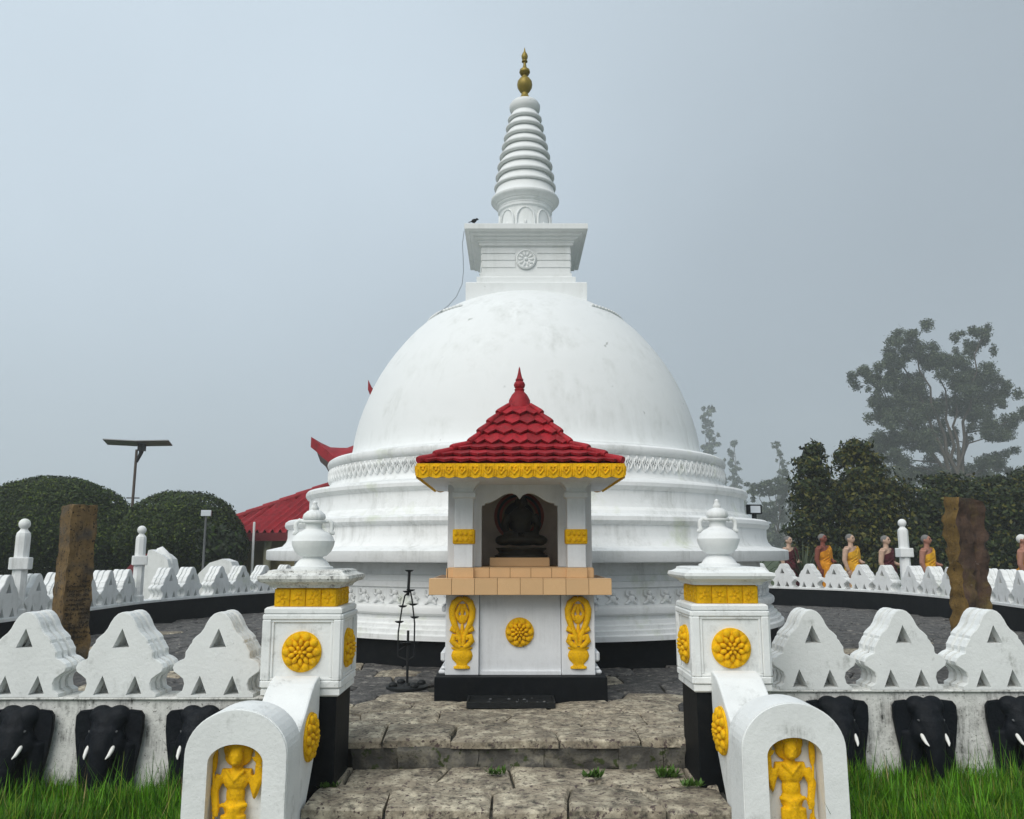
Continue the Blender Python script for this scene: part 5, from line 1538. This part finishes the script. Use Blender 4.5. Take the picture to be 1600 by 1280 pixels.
for (x, y, r_) in [(1185, 772, 14), (1200, 764, 12), (1215, 768, 14), (1236, 762, 16), (1190, 800, 16), (1212, 812, 16), (1235, 800, 16), (1195, 838, 18), (1225, 842, 18), (1178, 850, 14), (1250, 840, 14)]:
    c_.append(((x - 1215) * 170 / 1280, rd.uniform(-2, 2), (860 - y) * 170 / 1280 * 1.05 + 1.5, r_ * 170 / 1280))
gum('sprawling grey misty tree beside the right edge of the stupa tiers', (54.2, 170, .2), c_, .5, (.2, 0, 4.0), .28, 13)
# distant tree line closing the view on both sides
def treeline(label, x0, x1, y, h, seed):
    bl = []; rd_ = random.Random(seed); x = x0
    while x < x1:
        r_ = rd_.uniform(.6, 1.0) * h
        bl.append((x, y + rd_.uniform(-6, 6), r_ * .45, r_ * rd_.uniform(.5, .8), r_ * .5, r_ * rd_.uniform(.45, .62)))
        x += r_ * .55
    o = leaf_object(crown_points(bl, .35, .3), 1.0, [M['gum_a'], M['gum_b']], [.5, .5], None, 'far_wood')
    o['kind'] = 'stuff'
    return o
treeline('', 60, 200, 300, 13, 3)
treeline('', -200, -20, 330, 8, 4)

# spiky plants outside the right wall
def spiky(loc, label, n_, L, seed):
    t = thing('spiky_plant', label, 'plant', loc)
    rd_ = random.Random(seed)
    me = None
    b = MB()
    for k in range(n_):
        a = rd_.uniform(0, 2 * PI); e = rd_.uniform(.25, 1.35); l_ = L * rd_.uniform(.7, 1.1)
        d = Vector((math.cos(a) * math.cos(e), math.sin(a) * math.cos(e), math.sin(e)))
        base = Vector((0, 0, .5 * L))
        mid = base + d * l_ * .55; tip = base + d * l_ + Vector((0, 0, -.12 * l_ * math.cos(e)))
        b.tube([base, mid, tip], [.02, .028, .003], 4, flat=.3)
    b.build('leaves', M['gum_b'], t)
    b = MB(); b.lathe([(.07, 0), (.06, .5 * L)], 8); b.build('stem', M['bark'], t)
spiky((9.05, 25.9, -.1), 'spiky green plant between the hidden monk and the dark-skinned monk', 46, 1.3, 1)
spiky((8.0, 27.5, -.1), 'spiky plant growing behind the monk statue hidden by the stupa', 40, 1.3, 2)

# ------------------------------------------------------------------ grass
def grass(name, x0, x1, y0, y1, n_, h, seed, hole=None):
    r_ = np.random.default_rng(seed)
    x = r_.uniform(x0, x1, n_); y = r_.uniform(y0, y1, n_)
    cl_ = np.sin(x * 5.1 + 1.3 * np.sin(y * 4)) * np.sin(y * 6.3 + x)
    hh = h * (.55 + .45 * r_.uniform(0, 1, n_) ** 1.0) * (1 + .3 * cl_) * np.where(r_.uniform(0, 1, n_) < .035, 1.55, 1)
    a = r_.uniform(0, 2 * PI, n_); lean = r_.uniform(.1, .75, n_)
    w_ = r_.uniform(.0028, .0058, n_)
    z0 = -.56 * np.ones(n_)
    d = np.stack([np.cos(a), np.sin(a), np.zeros(n_)], 1); s_ = np.stack([-np.sin(a), np.cos(a), np.zeros(n_)], 1)
    base = np.stack([x, y, z0], 1)
    up = np.array([0, 0, 1.0])
    p1 = base + up * (hh * .55)[:, None] + d * (hh * lean * .18)[:, None]
    p2 = base + up * (hh * (.98 - .15 * lean))[:, None] + d * (hh * lean * .62)[:, None]
    W_ = s_ * w_[:, None]
    q1 = np.stack([base - W_, base + W_, p1 + W_ * .85, p1 - W_ * .85], 1)
    q2 = np.stack([p1 - W_ * .85, p1 + W_ * .85, p2 + W_ * .12, p2 - W_ * .12], 1)
    mi = r_.choice(4, n_, p=[.34, .50, .12, .04])
    me = quads_mesh(name, np.concatenate([q1, q2]), [M['grass_a'], M['grass_b'], M['grass_c'], M['grass_dead']], np.concatenate([mi, mi]))
    o = link(name, me); o['kind'] = 'stuff'
    return o
grass('grass', -5.0, -1.98, 5.0, 6.72, 64000, .375, 1)
grass('grass', 2.05, 5.4, 5.0, 7.14, 72000, .385, 2)
# weeds on the steps
def weed(loc, label, n_, L, seed):
    t = thing('weed', label, 'plant', loc, 0, 'weeds in the step joints')
    rd_ = random.Random(seed); b = MB()
    for k in range(n_):
        a = rd_.uniform(0, 2 * PI); e = rd_.uniform(.35, 1.2); l_ = L * rd_.uniform(.6, 1.1)
        o_ = Vector((rd_.uniform(-.07, .07), rd_.uniform(-.02, .02), 0))
        d = Vector((math.cos(a) * math.cos(e), math.sin(a) * math.cos(e) * .6, math.sin(e)))
        s_ = d.cross(Vector((0, 0, 1))).normalized() * l_ * .2
        p = [o_, o_ + d * l_ * .5 + s_, o_ + d * l_, o_ + d * l_ * .5 - s_]
        b.add([tuple(q) for q in p], [(0, 1, 2, 3)])
    b.build('leaves', M['weed'], t)
weed((1.2 , 6.70, -.225), 'leafy weed at the foot of the upper step by the right pillar', 70, .10, 1)
weed((.62, 6.68, -.225), 'low weed growing under the upper step right of the middle', 50, .09, 2)
weed((-.13, 6.72, -.21), 'small weed growing in the upper riser joint at the middle', 30, .08, 3)
weed((-1.02, 5.70, -.42), 'bright green broad-leaved weed on the lower step at left', 22, .14, 4)
weed((1.33, 6.45, -.225), 'mossy weed on the step beside the right balustrade', 50, .07, 5)
weed((-1.35, 6.42, -.225), 'mossy weed on the step beside the left balustrade', 40, .07, 6)

# ------------------------------------------------------------------ haze
hz = MB(); hz.box(-255, 255, -45, 405, -2.0, 66)
haze = hz.build('haze', [])
haze['kind'] = 'stuff'
hm = bpy.data.materials.new('haze'); hm.use_nodes = True
n_ = hm.node_tree; n_.nodes.clear()
ho = n_.nodes.new('ShaderNodeOutputMaterial'); hv = n_.nodes.new('ShaderNodeVolumePrincipled')
hv.inputs['Color'].default_value = (.90, .94, .96, 1)
hv.inputs['Density'].default_value = .0015
hv.inputs['Anisotropy'].default_value = 0.1
n_.links.new(hv.outputs['Volume'], ho.inputs['Volume'])
haze.data.materials.append(hm)
